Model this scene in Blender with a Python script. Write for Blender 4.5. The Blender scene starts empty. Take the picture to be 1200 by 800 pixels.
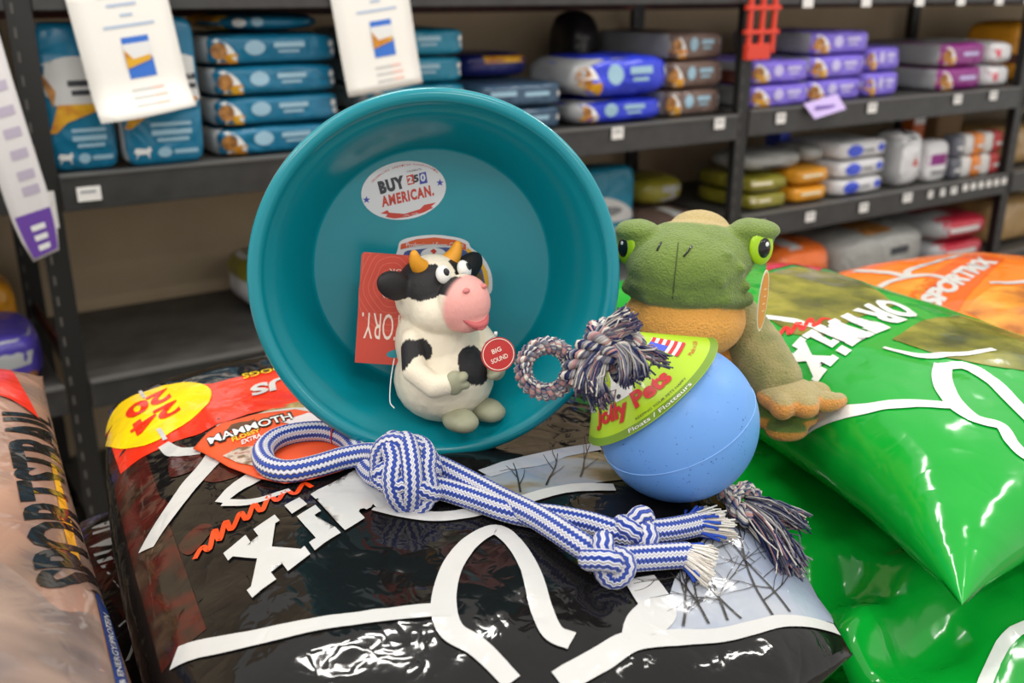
import bpy, bmesh, math, random
from math import sin, cos, pi, radians, sqrt
from mathutils import Vector, Matrix, noise
from mathutils.bvhtree import BVHTree

SC = bpy.context.scene
COL = SC.collection

# ------------------------------------------------------------------ camera
F_PX, PITCH = 1167.0, radians(19.5)
CAM = Vector((0, 0, 1.5))
cd = bpy.data.cameras.new('camera')
cam = bpy.data.objects.new('camera', cd)
COL.objects.link(cam)
cam.location = CAM
cam.rotation_euler = (pi / 2 - PITCH, 0, 0)
cd.sensor_width = 36
cd.lens = F_PX / 1200 * 36
cd.dof.use_dof = True
cd.dof.focus_distance = 0.95
cd.dof.aperture_fstop = 5.0
cd.clip_start = 0.05
SC.camera = cam

# ------------------------------------------------------------------ world, lamps, exposure
w = bpy.data.worlds.new('store_ambient')
SC.world = w
w.use_nodes = True
w.node_tree.nodes['Background'].inputs[0].default_value = (1.0, 0.97, 0.93, 1)
w.node_tree.nodes['Background'].inputs[1].default_value = 0.95

def lamp(x, y, power, sx=0.9, sy=0.09, rz=0.0):
    l = bpy.data.lights.new('ceiling_tube', 'AREA')
    l.shape = 'RECTANGLE'
    l.size, l.size_y, l.energy = sx, sy, power
    l.color = (1.0, 0.965, 0.91)
    o = bpy.data.objects.new('ceiling_tube', l)
    o.location = (x, y, 3.15)
    o.rotation_euler = (0, 0, rz)
    COL.objects.link(o)

for lx, ly, pw in ((-1.6, -0.9, 18), (0.6, -0.9, 18), (2.8, -0.9, 18), (-1.4, 0.7, 9), (0.6, 0.9, 9), (2.4, 1.6, 18),
                   (-0.5, 2.0, 20), (1.7, 3.1, 24), (-2.4, 0.9, 18)):
    lamp(lx, ly, pw, rz=radians(33))
for lx, ly in ((-0.6, 5.2), (1.6, 5.9)):
    lamp(lx, ly, 16, rz=radians(33))

vs = SC.view_settings
vs.view_transform = 'Standard'
vs.look = 'None'
vs.gamma = 1
vs.use_curve_mapping = False
vs.exposure = 0.0

# ------------------------------------------------------------------ helpers
def lin(c):
    return tuple(((v / 255) / 12.92 if v <= 10 else (((v / 255) + 0.055) / 1.055) ** 2.4) for v in c)

def rgba(c):
    return (*lin(c), 1)

MATS = {}
class NT:
    """small wrapper for building node trees"""
    def __init__(s, m):
        s.t = m.node_tree
        s.n = s.t.nodes
        s.b = s.n['Principled BSDF']
    def new(s, typ, **kw):
        o = s.n.new(typ)
        for k, v in kw.items():
            if k.startswith('i_'):
                key = k[2:]
                o.inputs[int(key) if key.isdigit() else key.replace('_', ' ')].default_value = v
            else:
                setattr(o, k, v)
        return o
    def link(s, a, b):
        s.t.links.new(a, b)

def mat(name, c=(200, 200, 200), rough=0.5, metal=0.0, spec=0.5, coat=0.0, sheen=0.0, alpha=1.0):
    if name in MATS:
        return MATS[name]
    m = bpy.data.materials.new(name)
    m.use_nodes = True
    b = m.node_tree.nodes['Principled BSDF']
    b.inputs['Base Color'].default_value = rgba(c)
    b.inputs['Roughness'].default_value = rough
    b.inputs['Metallic'].default_value = metal
    b.inputs['Specular IOR Level'].default_value = spec
    b.inputs['Coat Weight'].default_value = coat
    b.inputs['Coat Roughness'].default_value = 0.08
    b.inputs['Sheen Weight'].default_value = sheen
    b.inputs['Alpha'].default_value = alpha
    MATS[name] = m
    return m

def world_bump(m, layers, strength=1.0):
    """bump from noise in world position, so that a bag and its print share one relief.
    layers: (scale xyz, noise scale, detail, distance)"""
    t = NT(m)
    g = t.new('ShaderNodeNewGeometry')
    prev = None
    for (sc, ns, det, dist, ridged) in layers:
        mp = t.new('ShaderNodeMapping')
        mp.inputs['Scale'].default_value = sc
        mp.inputs['Rotation'].default_value = (0, 0, 0.6)
        t.link(g.outputs['Position'], mp.inputs['Vector'])
        nz = t.new('ShaderNodeTexNoise')
        nz.inputs['Scale'].default_value = ns
        nz.inputs['Detail'].default_value = det
        nz.inputs['Distortion'].default_value = 0.6
        t.link(mp.outputs[0], nz.inputs['Vector'])
        src = nz.outputs[0]
        if ridged:
            s1 = t.new('ShaderNodeMath', operation='SUBTRACT'); s1.inputs[1].default_value = 0.5
            s2 = t.new('ShaderNodeMath', operation='ABSOLUTE')
            t.link(src, s1.inputs[0]); t.link(s1.outputs[0], s2.inputs[0])
            src = s2.outputs[0]
        bp = t.new('ShaderNodeBump')
        bp.inputs['Distance'].default_value = dist
        bp.inputs['Strength'].default_value = strength
        t.link(src, bp.inputs['Height'])
        if prev:
            t.link(prev.outputs[0], bp.inputs['Normal'])
        prev = bp
    t.link(prev.outputs[0], t.b.inputs['Normal'])
    return m

FOIL = [((1, 1, 1), 8, 1.5, 0.007, False), ((1, 1.0, 1), 20, 1.0, 0.0024, True), ((1, 1, 1), 55, 1.0, 0.0006, True)]
SOFTFOIL = [((1, 1, 1), 6, 1.5, 0.010, False), ((1, 1, 1), 18, 1.5, 0.0018, True)]

def film(name, c, rough=0.12, layers=None, coat=0.0):
    if name in MATS:
        return MATS[name]
    return world_bump(mat(name, c, rough, coat=coat), layers or FOIL)

def noise_mix(name, stops, scale, rough, layers=None, vec=(1, 1, 1), detail=6, dist=0.0, rot=0.0, coord='Position'):
    """colour ramp over world-space noise"""
    if name in MATS:
        return MATS[name]
    m = mat(name, stops[0][1], rough)
    t = NT(m)
    g = t.new('ShaderNodeNewGeometry')
    src = g.outputs['Position']
    if coord == 'Object':
        src = t.new('ShaderNodeTexCoord').outputs['Object']
    mp = t.new('ShaderNodeMapping')
    mp.inputs['Scale'].default_value = vec
    mp.inputs['Rotation'].default_value = (0, 0, rot)
    t.link(src, mp.inputs['Vector'])
    nz = t.new('ShaderNodeTexNoise')
    nz.inputs['Scale'].default_value = scale
    nz.inputs['Detail'].default_value = detail
    nz.inputs['Distortion'].default_value = dist
    t.link(mp.outputs[0], nz.inputs['Vector'])
    r = t.new('ShaderNodeValToRGB')
    els = r.color_ramp.elements
    while len(els) < len(stops):
        els.new(0.5)
    for e, (p, c) in zip(els, stops):
        e.position = p
        e.color = rgba(c)
    t.link(nz.outputs[0], r.inputs[0])
    t.link(r.outputs[0], t.b.inputs['Base Color'])
    if layers:
        world_bump(m, layers)
    return m

def attr_mat(name, rough=0.7, bump=None, sheen=0.0, spec=0.3, bscale=(1, 1, 1)):
    """colour from the mesh's 'Col' attribute; bump = (scale, distance) in object space"""
    if name in MATS:
        return MATS[name]
    m = mat(name, rough=rough, sheen=sheen, spec=spec)
    t = NT(m)
    a = t.new('ShaderNodeVertexColor', layer_name='Col')
    t.link(a.outputs[0], t.b.inputs['Base Color'])
    if bump:
        tc = t.new('ShaderNodeTexCoord')
        mp = t.new('ShaderNodeMapping')
        mp.inputs['Scale'].default_value = bscale
        t.link(tc.outputs['Object'], mp.inputs[0])
        nz = t.new('ShaderNodeTexNoise')
        nz.inputs['Scale'].default_value = bump[0]
        nz.inputs['Detail'].default_value = 3
        t.link(mp.outputs[0], nz.inputs['Vector'])
        bp = t.new('ShaderNodeBump')
        bp.inputs['Distance'].default_value = bump[1]
        t.link(nz.outputs[0], bp.inputs['Height'])
        t.link(bp.outputs[0], t.b.inputs['Normal'])
    return m

# ---- objects
def link(o, parent=None):
    COL.objects.link(o)
    if parent is not None:
        o.parent = parent
    return o

def tag(o, label, cat, group=None):
    o['label'] = label
    o['category'] = cat
    if group:
        o['group'] = group
    return o

def struct(o):
    o['kind'] = 'structure'
    return o

def thing(name, label, cat, loc=(0, 0, 0), rz=0.0, group=None, rot=None):
    o = bpy.data.objects.new(name, None)
    o.empty_display_size = 0.02
    link(o)
    o.location = loc
    o.rotation_euler = rot if rot else (0, 0, rz)
    return tag(o, label, cat, group)

def from_bm(name, bm, m, parent=None, smooth=True):
    me = bpy.data.meshes.new(name)
    bm.to_mesh(me)
    bm.free()
    if smooth:
        me.shade_smooth()
    if m:
        me.materials.append(m)
    return link(bpy.data.objects.new(name, me), parent)

def from_py(name, vs_, fs, m, parent=None, smooth=True):
    me = bpy.data.meshes.new(name)
    me.from_pydata([tuple(v) for v in vs_], [], fs)
    me.update()
    if smooth:
        me.shade_smooth()
    if m:
        me.materials.append(m)
    return link(bpy.data.objects.new(name, me), parent)

def add_box(bm, x0, x1, y0, y1, z0, z1, bev=0.0):
    r = bmesh.ops.create_cube(bm, size=1)
    for v in r['verts']:
        v.co = Vector(((x0 + x1) / 2 + v.co.x * (x1 - x0), (y0 + y1) / 2 + v.co.y * (y1 - y0),
                       (z0 + z1) / 2 + v.co.z * (z1 - z0)))
    if bev:
        es = list({e for v in r['verts'] for e in v.link_edges})
        bmesh.ops.bevel(bm, geom=es, offset=bev, segments=2, affect='EDGES', profile=0.6)

def box(name, x0, x1, y0, y1, z0, z1, m, parent=None, bev=0.0):
    bm = bmesh.new()
    add_box(bm, x0, x1, y0, y1, z0, z1, bev)
    return from_bm(name, bm, m, parent, smooth=False)

def frames(pts):
    """parallel transport frames along a polyline"""
    ts = []
    for i in range(len(pts)):
        a = pts[max(i - 1, 0)]
        b = pts[min(i + 1, len(pts) - 1)]
        d = (b - a)
        ts.append(d.normalized() if d.length > 1e-9 else Vector((0, 0, 1)))
    n0 = ts[0].orthogonal().normalized()
    out = []
    for i, t in enumerate(ts):
        if i:
            n0 = (n0 - t * n0.dot(t))
            n0 = n0.normalized() if n0.length > 1e-6 else t.orthogonal().normalized()
        out.append((t, n0, t.cross(n0)))
    return out

def tube_data(pts, rad, seg=10, closed=False, flat=1.0, cap=True, twist=0.0, up=None):
    """verts, faces, uv per face corner; rad is a number or f(t); v = length in metres, u = 0..1 round"""
    pts = [Vector(p) for p in pts]
    fr = frames(pts)
    n = len(pts)
    vs_, fs, uvs = [], [], []
    L = [0.0]
    for i in range(1, n):
        L.append(L[-1] + (pts[i] - pts[i - 1]).length)
    for i, p in enumerate(pts):
        t, a, b = fr[i]
        if up is not None:
            a = up.cross(t)
            a = a.normalized() if a.length > 1e-4 else fr[i][1]
            b = t.cross(a)
        r = rad(i / (n - 1)) if callable(rad) else rad
        for k in range(seg):
            an = 2 * pi * k / seg + twist * L[i]
            vs_.append(p + a * (cos(an) * r) + b * (sin(an) * r * flat))
    m = n if closed else n - 1
    for i in range(m):
        j = (i + 1) % n
        for k in range(seg):
            q = (k + 1) % seg
            fs.append((i * seg + k, i * seg + q, j * seg + q, j * seg + k))
            l1 = L[j] if j else L[-1] + (pts[0] - pts[-1]).length
            uvs.append(((k / seg, L[i]), ((k + 1) / seg, L[i]), ((k + 1) / seg, l1), (k / seg, l1)))
    if cap and not closed:
        for i, rev in ((0, True), (n - 1, False)):
            c = len(vs_)
            vs_.append(pts[i])
            for k in range(seg):
                q = (k + 1) % seg
                f = (i * seg + k, i * seg + q, c)
                fs.append(tuple(reversed(f)) if rev else f)
                uvs.append(((k / seg, L[i]), ((k + 0.5) / seg, L[i]), ((k + 1) / seg, L[i])))
    return vs_, fs, uvs

def tube(name, pts, rad, m, parent=None, seg=10, **kw):
    vs_, fs, uvs = tube_data(pts, rad, seg, **kw)
    o = from_py(name, vs_, fs, m, parent)
    ul = o.data.uv_layers.new(name='UVMap')
    for poly, cs in zip(o.data.polygons, uvs):
        for li, c in zip(poly.loop_indices, cs):
            ul.data[li].uv = c
    return o

def smooth_path(pts, n=8, closed=False):
    """Catmull-Rom through the points"""
    P = [Vector(p) for p in pts]
    out = []
    N = len(P)
    rng = N if closed else N - 1
    for i in range(rng):
        if closed:
            p0, p1, p2, p3 = P[i - 1], P[i], P[(i + 1) % N], P[(i + 2) % N]
        else:
            p1, p2 = P[i], P[i + 1]
            p0 = P[i - 1] if i else p1 * 2 - p2
            p3 = P[i + 2] if i + 2 < N else p2 * 2 - p1
        for k in range(n):
            t = k / n
            out.append(0.5 * ((2 * p1) + (p2 - p0) * t + (2 * p0 - 5 * p1 + 4 * p2 - p3) * t * t
                              + (3 * p1 - p0 - 3 * p2 + p3) * t ** 3))
    if not closed:
        out.append(P[-1])
    return out

def lathe(name, prof, m, parent=None, seg=96, closed_top=True):
    """profile (r, h) spun about local z"""
    vs_, fs = [], []
    n = len(prof)
    for (r, h) in prof:
        for k in range(seg):
            a = 2 * pi * k / seg
            vs_.append((r * cos(a), r * sin(a), h))
    for i in range(n - 1):
        for k in range(seg):
            q = (k + 1) % seg
            fs.append((i * seg + k, i * seg + q, (i + 1) * seg + q, (i + 1) * seg + k))
    if closed_top:
        fs.append(tuple(range((n - 1) * seg, n * seg)))
        fs.append(tuple(reversed(range(seg))))
    return from_py(name, vs_, fs, m, parent)

# ---- prints: flat shapes cut to a grid and laid onto a surface
def bvh_of(o):
    me = o.data
    return BVHTree.FromPolygons([v.co for v in me.vertices], [tuple(p.vertices) for p in me.polygons])

def outline_bm(polys):
    bm = bmesh.new()
    for p in polys:
        f = bm.faces.new([bm.verts.new((q[0], q[1], 0)) for q in p])
    bmesh.ops.triangulate(bm, faces=bm.faces[:])
    return bm

def text_bm(s, bold=0.0, shear=0.0, spacing=1.0):
    cu = bpy.data.curves.new('t', 'FONT')
    cu.body = s
    cu.offset = bold
    cu.shear = shear
    cu.space_character = spacing
    cu.resolution_u = 3
    o = bpy.data.objects.new('t', cu)
    COL.objects.link(o)
    bpy.context.view_layer.update()
    me = bpy.data.meshes.new_from_object(o.evaluated_get(bpy.context.evaluated_depsgraph_get()))
    bm = bmesh.new()
    bm.from_mesh(me)
    bpy.data.objects.remove(o)
    bpy.data.curves.remove(cu)
    bpy.data.meshes.remove(me)
    xs = [v.co.x for v in bm.verts]
    ys = [v.co.y for v in bm.verts]
    for v in bm.verts:                       # unit box
        v.co.x = (v.co.x - min(xs)) / (max(xs) - min(xs))
        v.co.y = (v.co.y - min(ys)) / (max(ys) - min(ys))
    return bm

def affine(bm, o, x, y):
    o, x, y = Vector(o), Vector(x), Vector(y)
    for v in bm.verts:
        p = o + (x - o) * v.co.x + (y - o) * v.co.y
        v.co = (p.x, p.y, 0)
    return bm

def grid_cut(bm, g):
    for ax in (0, 1):
        cs = [v.co[ax] for v in bm.verts]
        lo, hi = min(cs), max(cs)
        k = math.ceil(lo / g + 1e-6)
        while k * g < hi - 1e-6:
            co = [0, 0, 0]; no = [0, 0, 0]
            co[ax] = k * g; no[ax] = 1
            bmesh.ops.bisect_plane(bm, geom=bm.verts[:] + bm.edges[:] + bm.faces[:], plane_co=co, plane_no=no)
            k += 1

def lay(name, bm, bvh, m, parent, O=(0, 0, 3), X=(1, 0, 0), Y=(0, 1, 0), D=(0, 0, -1), eps=0.0007, g=0.012):
    """drop a flat shape along D onto the surface and lift it eps off it"""
    O, X, Y, D = map(Vector, (O, X, Y, D))
    grid_cut(bm, g)
    bad = []
    for v in bm.verts:
        h, nrm, _, _ = bvh.ray_cast(O + X * v.co.x + Y * v.co.y, D)
        if h is None:
            bad.append(v)
            continue
        v.co = h + (nrm if nrm.dot(D) < 0 else -nrm) * eps - D * eps * 0.3
    if bad:
        bmesh.ops.delete(bm, geom=bad, context='VERTS')
    if not bm.faces:
        bm.free()
        return None
    return from_bm(name, bm, m, parent)

def ribbon(pts, wid):
    """outline of a stroke along 2D points; wid number or list"""
    P = [Vector((p[0], p[1])) for p in pts]
    n = len(P)
    if not isinstance(wid, (list, tuple)):
        wid = [wid] * n
    elif len(wid) != n:
        wid = [wid[min(int(i / (n - 1) * (len(wid) - 1)), len(wid) - 2)] * (1 - (i / (n - 1) * (len(wid) - 1)) % 1 if i < n - 1 else 0)
               + wid[min(int(i / (n - 1) * (len(wid) - 1)) + 1, len(wid) - 1)] * ((i / (n - 1) * (len(wid) - 1)) % 1 if i < n - 1 else 1) for i in range(n)]
    l, r = [], []
    for i in range(n):
        d = P[min(i + 1, n - 1)] - P[max(i - 1, 0)]
        d = d.normalized() if d.length > 1e-9 else Vector((1, 0))
        q = Vector((-d.y, d.x)) * wid[i] / 2
        l.append(P[i] + q)
        r.append(P[i] - q)
    bm = bmesh.new()
    vl = [bm.verts.new((p.x, p.y, 0)) for p in l]
    vr = [bm.verts.new((p.x, p.y, 0)) for p in r]
    for i in range(n - 1):
        bm.faces.new((vl[i], vr[i], vr[i + 1], vl[i + 1]))
    return bm

def ellipse(cx, cy, rx, ry, n=40, rot=0.0):
    return [(cx + rx * cos(a) * cos(rot) - ry * sin(a) * sin(rot), cy + rx * cos(a) * sin(rot) + ry * sin(a) * cos(rot))
            for a in [2 * pi * k / n for k in range(n)]]

def star(cx, cy, r, rot=0.0):
    return [(cx + (r if k % 2 == 0 else r * 0.42) * cos(pi / 2 + rot + k * pi / 5),
             cy + (r if k % 2 == 0 else r * 0.42) * sin(pi / 2 + rot + k * pi / 5)) for k in range(10)]

def cam_ray(u, v):
    a, b = (u - 600) / F_PX, (400 - v) / F_PX
    return Vector((a, cos(PITCH) + b * sin(PITCH), -sin(PITCH) + b * cos(PITCH)))

# ---- soft bodies: overlapping ellipsoids fused into one skin
def fuse(name, prims, voxel, iters, m, parent=None, colour=None, flatten=None):
    bm = bmesh.new()
    def ball(c, r, rot=None):
        g = bmesh.ops.create_icosphere(bm, subdivisions=3, radius=1)
        M = Matrix.Translation(Vector(c)) @ ((rot if rot else Matrix.Identity(3)).to_4x4()) @ Matrix.Diagonal((*r, 1))
        bmesh.ops.transform(bm, matrix=M, verts=g['verts'])
    for p in prims:
        if p[0] == 'e':
            ball(p[1], p[2], p[3] if len(p) > 3 else None)
        else:                                        # capsule chain: points with radii
            pr = p[1]
            for (a, ra), (b, rb) in zip(pr[:-1], pr[1:]):
                a, b = Vector(a), Vector(b)
                k = max(2, int((b - a).length / (min(ra, rb) * 0.35)))
                for i in range(k + 1):
                    t = i / k
                    r = ra + (rb - ra) * t
                    ball(a.lerp(b, t), (r, r, r))
    me = bpy.data.meshes.new('tmp')
    bm.to_mesh(me)
    bm.free()
    o = link(bpy.data.objects.new('tmp', me))
    r = o.modifiers.new('r', 'REMESH')
    r.mode = 'VOXEL'
    r.voxel_size = voxel
    s = o.modifiers.new('s', 'SMOOTH')
    s.factor = 0.5
    s.iterations = iters
    bpy.context.view_layer.update()
    me2 = bpy.data.meshes.new_from_object(o.evaluated_get(bpy.context.evaluated_depsgraph_get()))
    bpy.data.objects.remove(o)
    bpy.data.meshes.remove(me)
    me2.name = name
    if flatten is not None:
        for v in me2.vertices:
            if v.co.z < flatten:
                v.co.z = flatten
    me2.shade_smooth()
    me2.materials.clear()
    me2.materials.append(m)
    if colour:
        paint(me2, colour)
    return link(bpy.data.objects.new(name, me2), parent)

def paint(me, fn):
    at = me.color_attributes.new('Col', 'FLOAT_COLOR', 'POINT')
    for i, v in enumerate(me.vertices):
        at.data[i].color = (*lin(fn(v.co, v.normal)), 1)

def mixc(a, b, t):
    t = max(0, min(1, t))
    return tuple(x + (y - x) * t for x, y in zip(a, b))

def sstep(a, b, x):
    t = max(0, min(1, (x - a) / (b - a)))
    return t * t * (3 - 2 * t)

def copy_tree(o, parent=None):
    c = o.copy()
    COL.objects.link(c)
    if parent is not None:
        c.parent = parent
    for ch in list(o.children):
        copy_tree(ch, c)
    return c

# ================================================================== SETTING
SP0 = Vector((-0.876, 2.35, 0))
SS = Vector((0.8386, 0.5447, 0))          # along the shelf front
SN = Vector((-0.5447, 0.8386, 0))         # into the shelf
SRZ = math.atan2(SS.y, SS.x)
def SH(s, d, z):
    return SP0 + SS * s + SN * d + Vector((0, 0, z))

floor_m = noise_mix('floor_tile', [(0.35, (120, 112, 100)), (0.65, (150, 142, 130))], 30, 0.35)
struct(box('floor', -5, 7, -3, 7, -0.05, 0, floor_m))
wall_m = noise_mix('wall_board', [(0.3, (176, 154, 124)), (0.7, (194, 174, 144))], 3, 0.8)
o = struct(box('wall_back', -3.2, 6.5, 0.64, 0.74, 0, 3.2, wall_m))
o.location = SP0
o.rotation_euler = (0, 0, SRZ)

steel = noise_mix('shelf_steel', [(0.3, (48, 47, 47)), (0.7, (60, 59, 58))], 20, 0.38)
steel_dk = mat('post_steel', (32, 31, 30), 0.42)
steel_lt = mat('shelf_lip_top', (96, 95, 93), 0.4)
rust = noise_mix('oxide_red_steel', [(0.35, (58, 28, 22)), (0.65, (88, 38, 28))], 25, 0.6)
slot_m = mat('slot_grey', (84, 80, 76), 0.5)
deck_m = noise_mix('deck_board', [(0.3, (58, 57, 55)), (0.7, (76, 74, 71))], 14, 0.5)

def shelving(label, s0, s1, levels, last=False):
    t = thing('shelving_unit', label, 'shelf', SH(s0, 0, 0), SRZ, 'steel shelving units along the wall')
    L = s1 - s0
    for x in ([0, L] if last else [0]):
        for y in (0.0, 0.56):
            bm = bmesh.new()
            add_box(bm, x - 0.026, x + 0.026, y - 0.004, y, 0, 2.1)
            add_box(bm, x - 0.004, x, y, y + 0.045, 0, 2.1)
            p = from_bm('post', bm, steel_dk, t, smooth=False)
            bm = bmesh.new()
            for k in range(26):
                for xx in (-0.013,):
                    add_box(bm, x + xx - 0.0025, x + xx + 0.0025, y - 0.0048, y - 0.004, 0.2 + k * 0.05, 0.222 + k * 0.05)
            from_bm('slot_row', bm, slot_m, p, smooth=False)['kind'] = 'stuff'
        box('side_brace', x - 0.003, x + 0.003, 0.02, 0.56, 1.2, 1.24, rust, t)
        box('side_brace', x - 0.003, x + 0.003, 0.02, 0.56, 0.62, 0.66, rust, t)
    for (z, lip) in levels:
        sh = box('deck', 0.004, L - 0.03, 0.0, 0.6, z - 0.022, z - 0.002, deck_m, t)
        bm = bmesh.new()
        add_box(bm, 0.028, L - 0.028, -0.010, 0.012, z - lip, z + 0.002, 0.003)
        from_bm('front_beam', bm, steel, sh, smooth=False)
        box('beam_ridge', 0.03, L - 0.03, -0.014, 0.008, z - 0.004, z + 0.003, steel_lt, sh)
        box('rear_beam', 0.028, L - 0.028, 0.56, 0.6, z - 0.08, z - 0.022, rust, sh)
    return t

TOPZ = 1.505
shelving('dark steel shelving unit beyond the left upright, holding a purple bag', -1.7, -0.21,
         [(0.60, 0.07), (1.10, 0.075), (TOPZ, 0.05), (0.15, 0.1)])
shelving('long dark steel shelving unit of teal, blue and brown bags behind the bowl', -0.21, 1.97,
         [(0.60, 0.07), (1.10, 0.082), (TOPZ, 0.05), (0.15, 0.1)])
shelving('dark steel shelving unit holding purple and magenta bags', 1.97, 3.61,
         [(0.38, 0.08), (0.745, 0.085), (1.11, 0.085), (TOPZ, 0.055), (0.1, 0.08)])
shelving('dark steel shelving unit at the far end beyond the small pouches', 3.61, 5.3,
         [(0.38, 0.08), (0.745, 0.085), (1.11, 0.085), (TOPZ, 0.055), (0.1, 0.08)], True)

# ================================================================== GOODS ON THE SHELVES
white_m = mat('print_white', (228, 228, 226), 0.35)
offw_m = mat('print_offwhite', (205, 205, 203), 0.35)
silver_m = mat('print_silver', (158, 160, 162), 0.35)
grey_m = mat('print_grey', (120, 122, 124), 0.35)
food_m = noise_mix('food_picture', [(0.35, (120, 76, 34)), (0.65, (190, 132, 66))], 60, 0.4)
grass_m = noise_mix('field_picture', [(0.4, (196, 120, 22)), (0.6, (222, 168, 34))], 30, 0.4)
ink_m = mat('print_dark', (52, 54, 60), 0.4)

SHELFFOIL = [((1, 1, 1), 10, 2, 0.02, False)]
def shelf_film(name, c, rough=0.28):
    return film(name, c, rough, SHELFFOIL)
teal_m = shelf_film('teal_film', (22, 112, 148))
teal2_m = shelf_film('teal_film_bright', (26, 128, 158))
blue_m = shelf_film('blue_film', (44, 62, 205))
navy_m = shelf_film('navy_film', (30, 34, 100))
slate_m = shelf_film('slate_film', (56, 82, 106))
brown_m = shelf_film('brown_film', (112, 92, 84))
purple_m = shelf_film('purple_film', (126, 106, 214))
magenta_m = shelf_film('magenta_film', (140, 42, 128))
pink_m = shelf_film('pink_film', (214, 96, 112))
olive_m = shelf_film('olive_film', (134, 128, 40))
amber_m = shelf_film('amber_film', (214, 146, 32))
packw_m = shelf_film('white_film', (214, 214, 216))
clear_m = shelf_film('grey_film', (150, 150, 146), 0.3)
red_m = shelf_film('red_film', (176, 40, 58))
orng_m = shelf_film('orange_film', (216, 104, 40))
dark_m = shelf_film('black_film', (38, 36, 36))

def soft_box(L, D, H, n=6.0, cuts=9, amp=0.006, seed=0, taper=0.0):
    """rounded, slightly uneven filled bag: x 0..L, y 0..D, z 0..H"""
    bm = bmesh.new()
    bmesh.ops.create_cube(bm, size=2)
    bmesh.ops.subdivide_edges(bm, edges=bm.edges[:], cuts=cuts, use_grid_fill=True)
    for v in bm.verts:
        p = v.co
        q = (abs(p.x) ** n + abs(p.y) ** n + abs(p.z) ** n) ** (1 / n)
        c = p / q
        if taper:                                     # ends pinch like a sealed bag
            k = 1 - taper * abs(c.x) ** 4
            c.z *= k
        w_ = Vector(((c.x + 1) * L / 2, (c.y + 1) * D / 2, (c.z + 1) * H / 2))
        nz = noise.noise_vector(Vector((w_.x * 9 + seed * 7.3, w_.y * 9, w_.z * 11))) * amp
        nz = Vector([-math.copysign(abs(a_) * (0.4 if c.z < -0.9 else 1), b_) for a_, b_ in zip(nz, c)])
        v.co = w_ + nz
    return bm

BAGSEED = [0]
def pack(name, label, group, s0, s1, z0, z1, d0, depth, m, prints=(), cat='bag', n=6.0, rz=0.0, taper=0.0, amp=0.006):
    BAGSEED[0] += 1
    L, H = s1 - s0, z1 - z0
    t = thing(name, label, cat, SH(s0, d0, z0), SRZ + rz, group)
    body = from_bm('body', soft_box(L, depth, H, n, seed=BAGSEED[0], taper=taper, amp=amp), m, t)
    bv = bvh_of(body)
    for pr in prints:
        face, nm, poly, pm = pr[:4]
        e = pr[4] if len(pr) > 4 else 0.0012
        bms = outline_bm([poly])
        if face == 'f':
            for v in bms.verts:
                v.co = (v.co.x * L, v.co.y * H, 0)
            lay(nm, bms, bv, pm, t, O=(0, -1, 0), X=(1, 0, 0), Y=(0, 0, 1), D=(0, 1, 0), eps=e, g=0.03)
        elif face == 'l':
            for v in bms.verts:
                v.co = (v.co.x * depth, v.co.y * H, 0)
            lay(nm, bms, bv, pm, t, O=(-1, 0, 0), X=(0, 1, 0), Y=(0, 0, 1), D=(1, 0, 0), eps=0.0024, g=0.014)
        else:
            for v in bms.verts:
                v.co = (v.co.x * L, v.co.y * depth, 0)
            lay(nm, bms, bv, pm, t, O=(0, 0, 2), X=(1, 0, 0), Y=(0, 1, 0), D=(0, 0, -1), eps=e, g=0.04)
    return t

def rect(x0, x1, y0, y1):
    return [(x0, y0), (x1, y0), (x1, y1), (x0, y1)]

def dome(x0, x1, y0, y1, n=10):
    return [(x0, y0), (x1, y0)] + [(x0 + (x1 - x0) * cos(a), y0 + (y1 - y0) * sin(a)) for a in
                                   [pi / 2 * k / n for k in range(1, n + 1)]]

def side_prints(end_m=None, logo=True, pic=0.22):
    """the narrow side of a lying dog food bag"""
    P = [('f', 'picture_panel', dome(0.03, pic, 0.1, 0.9), white_m, 0.0012),
         ('f', 'food_picture', ellipse(0.03 + pic * 0.3, 0.48, pic * 0.24, 0.27, 14), food_m, 0.002),
         ('f', 'field_strip', rect(0.03, pic, 0.1, 0.38), grass_m, 0.0022)]
    if logo:
        P += [('f', 'logo', ellipse(pic + 0.13, 0.56, 0.075, 0.24, 16), MATS_LOGO, 0.0012),
              ('f', 'text_line', rect(pic + 0.27, pic + 0.5, 0.55, 0.72), MATS_LOGO, 0.0012),
              ('f', 'text_line', rect(pic + 0.3, pic + 0.46, 0.38, 0.47), MATS_LOGO, 0.0012),
              ('f', 'seal_mark', ellipse(0.93, 0.62, 0.025, 0.12, 10), white_m, 0.0012),
              ('f', 'seal_mark', ellipse(0.945, 0.36, 0.025, 0.1, 10), white_m, 0.0012)]
    if end_m:
        P += [('l', 'end_panel', rect(0.06, 0.94, 0.1, 0.9), end_m, 0.0012)]
    return P
MATS_LOGO = mat('print_pale_blue', (150, 186, 205), 0.35)
LOGO_TEAL = MATS_LOGO

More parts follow.
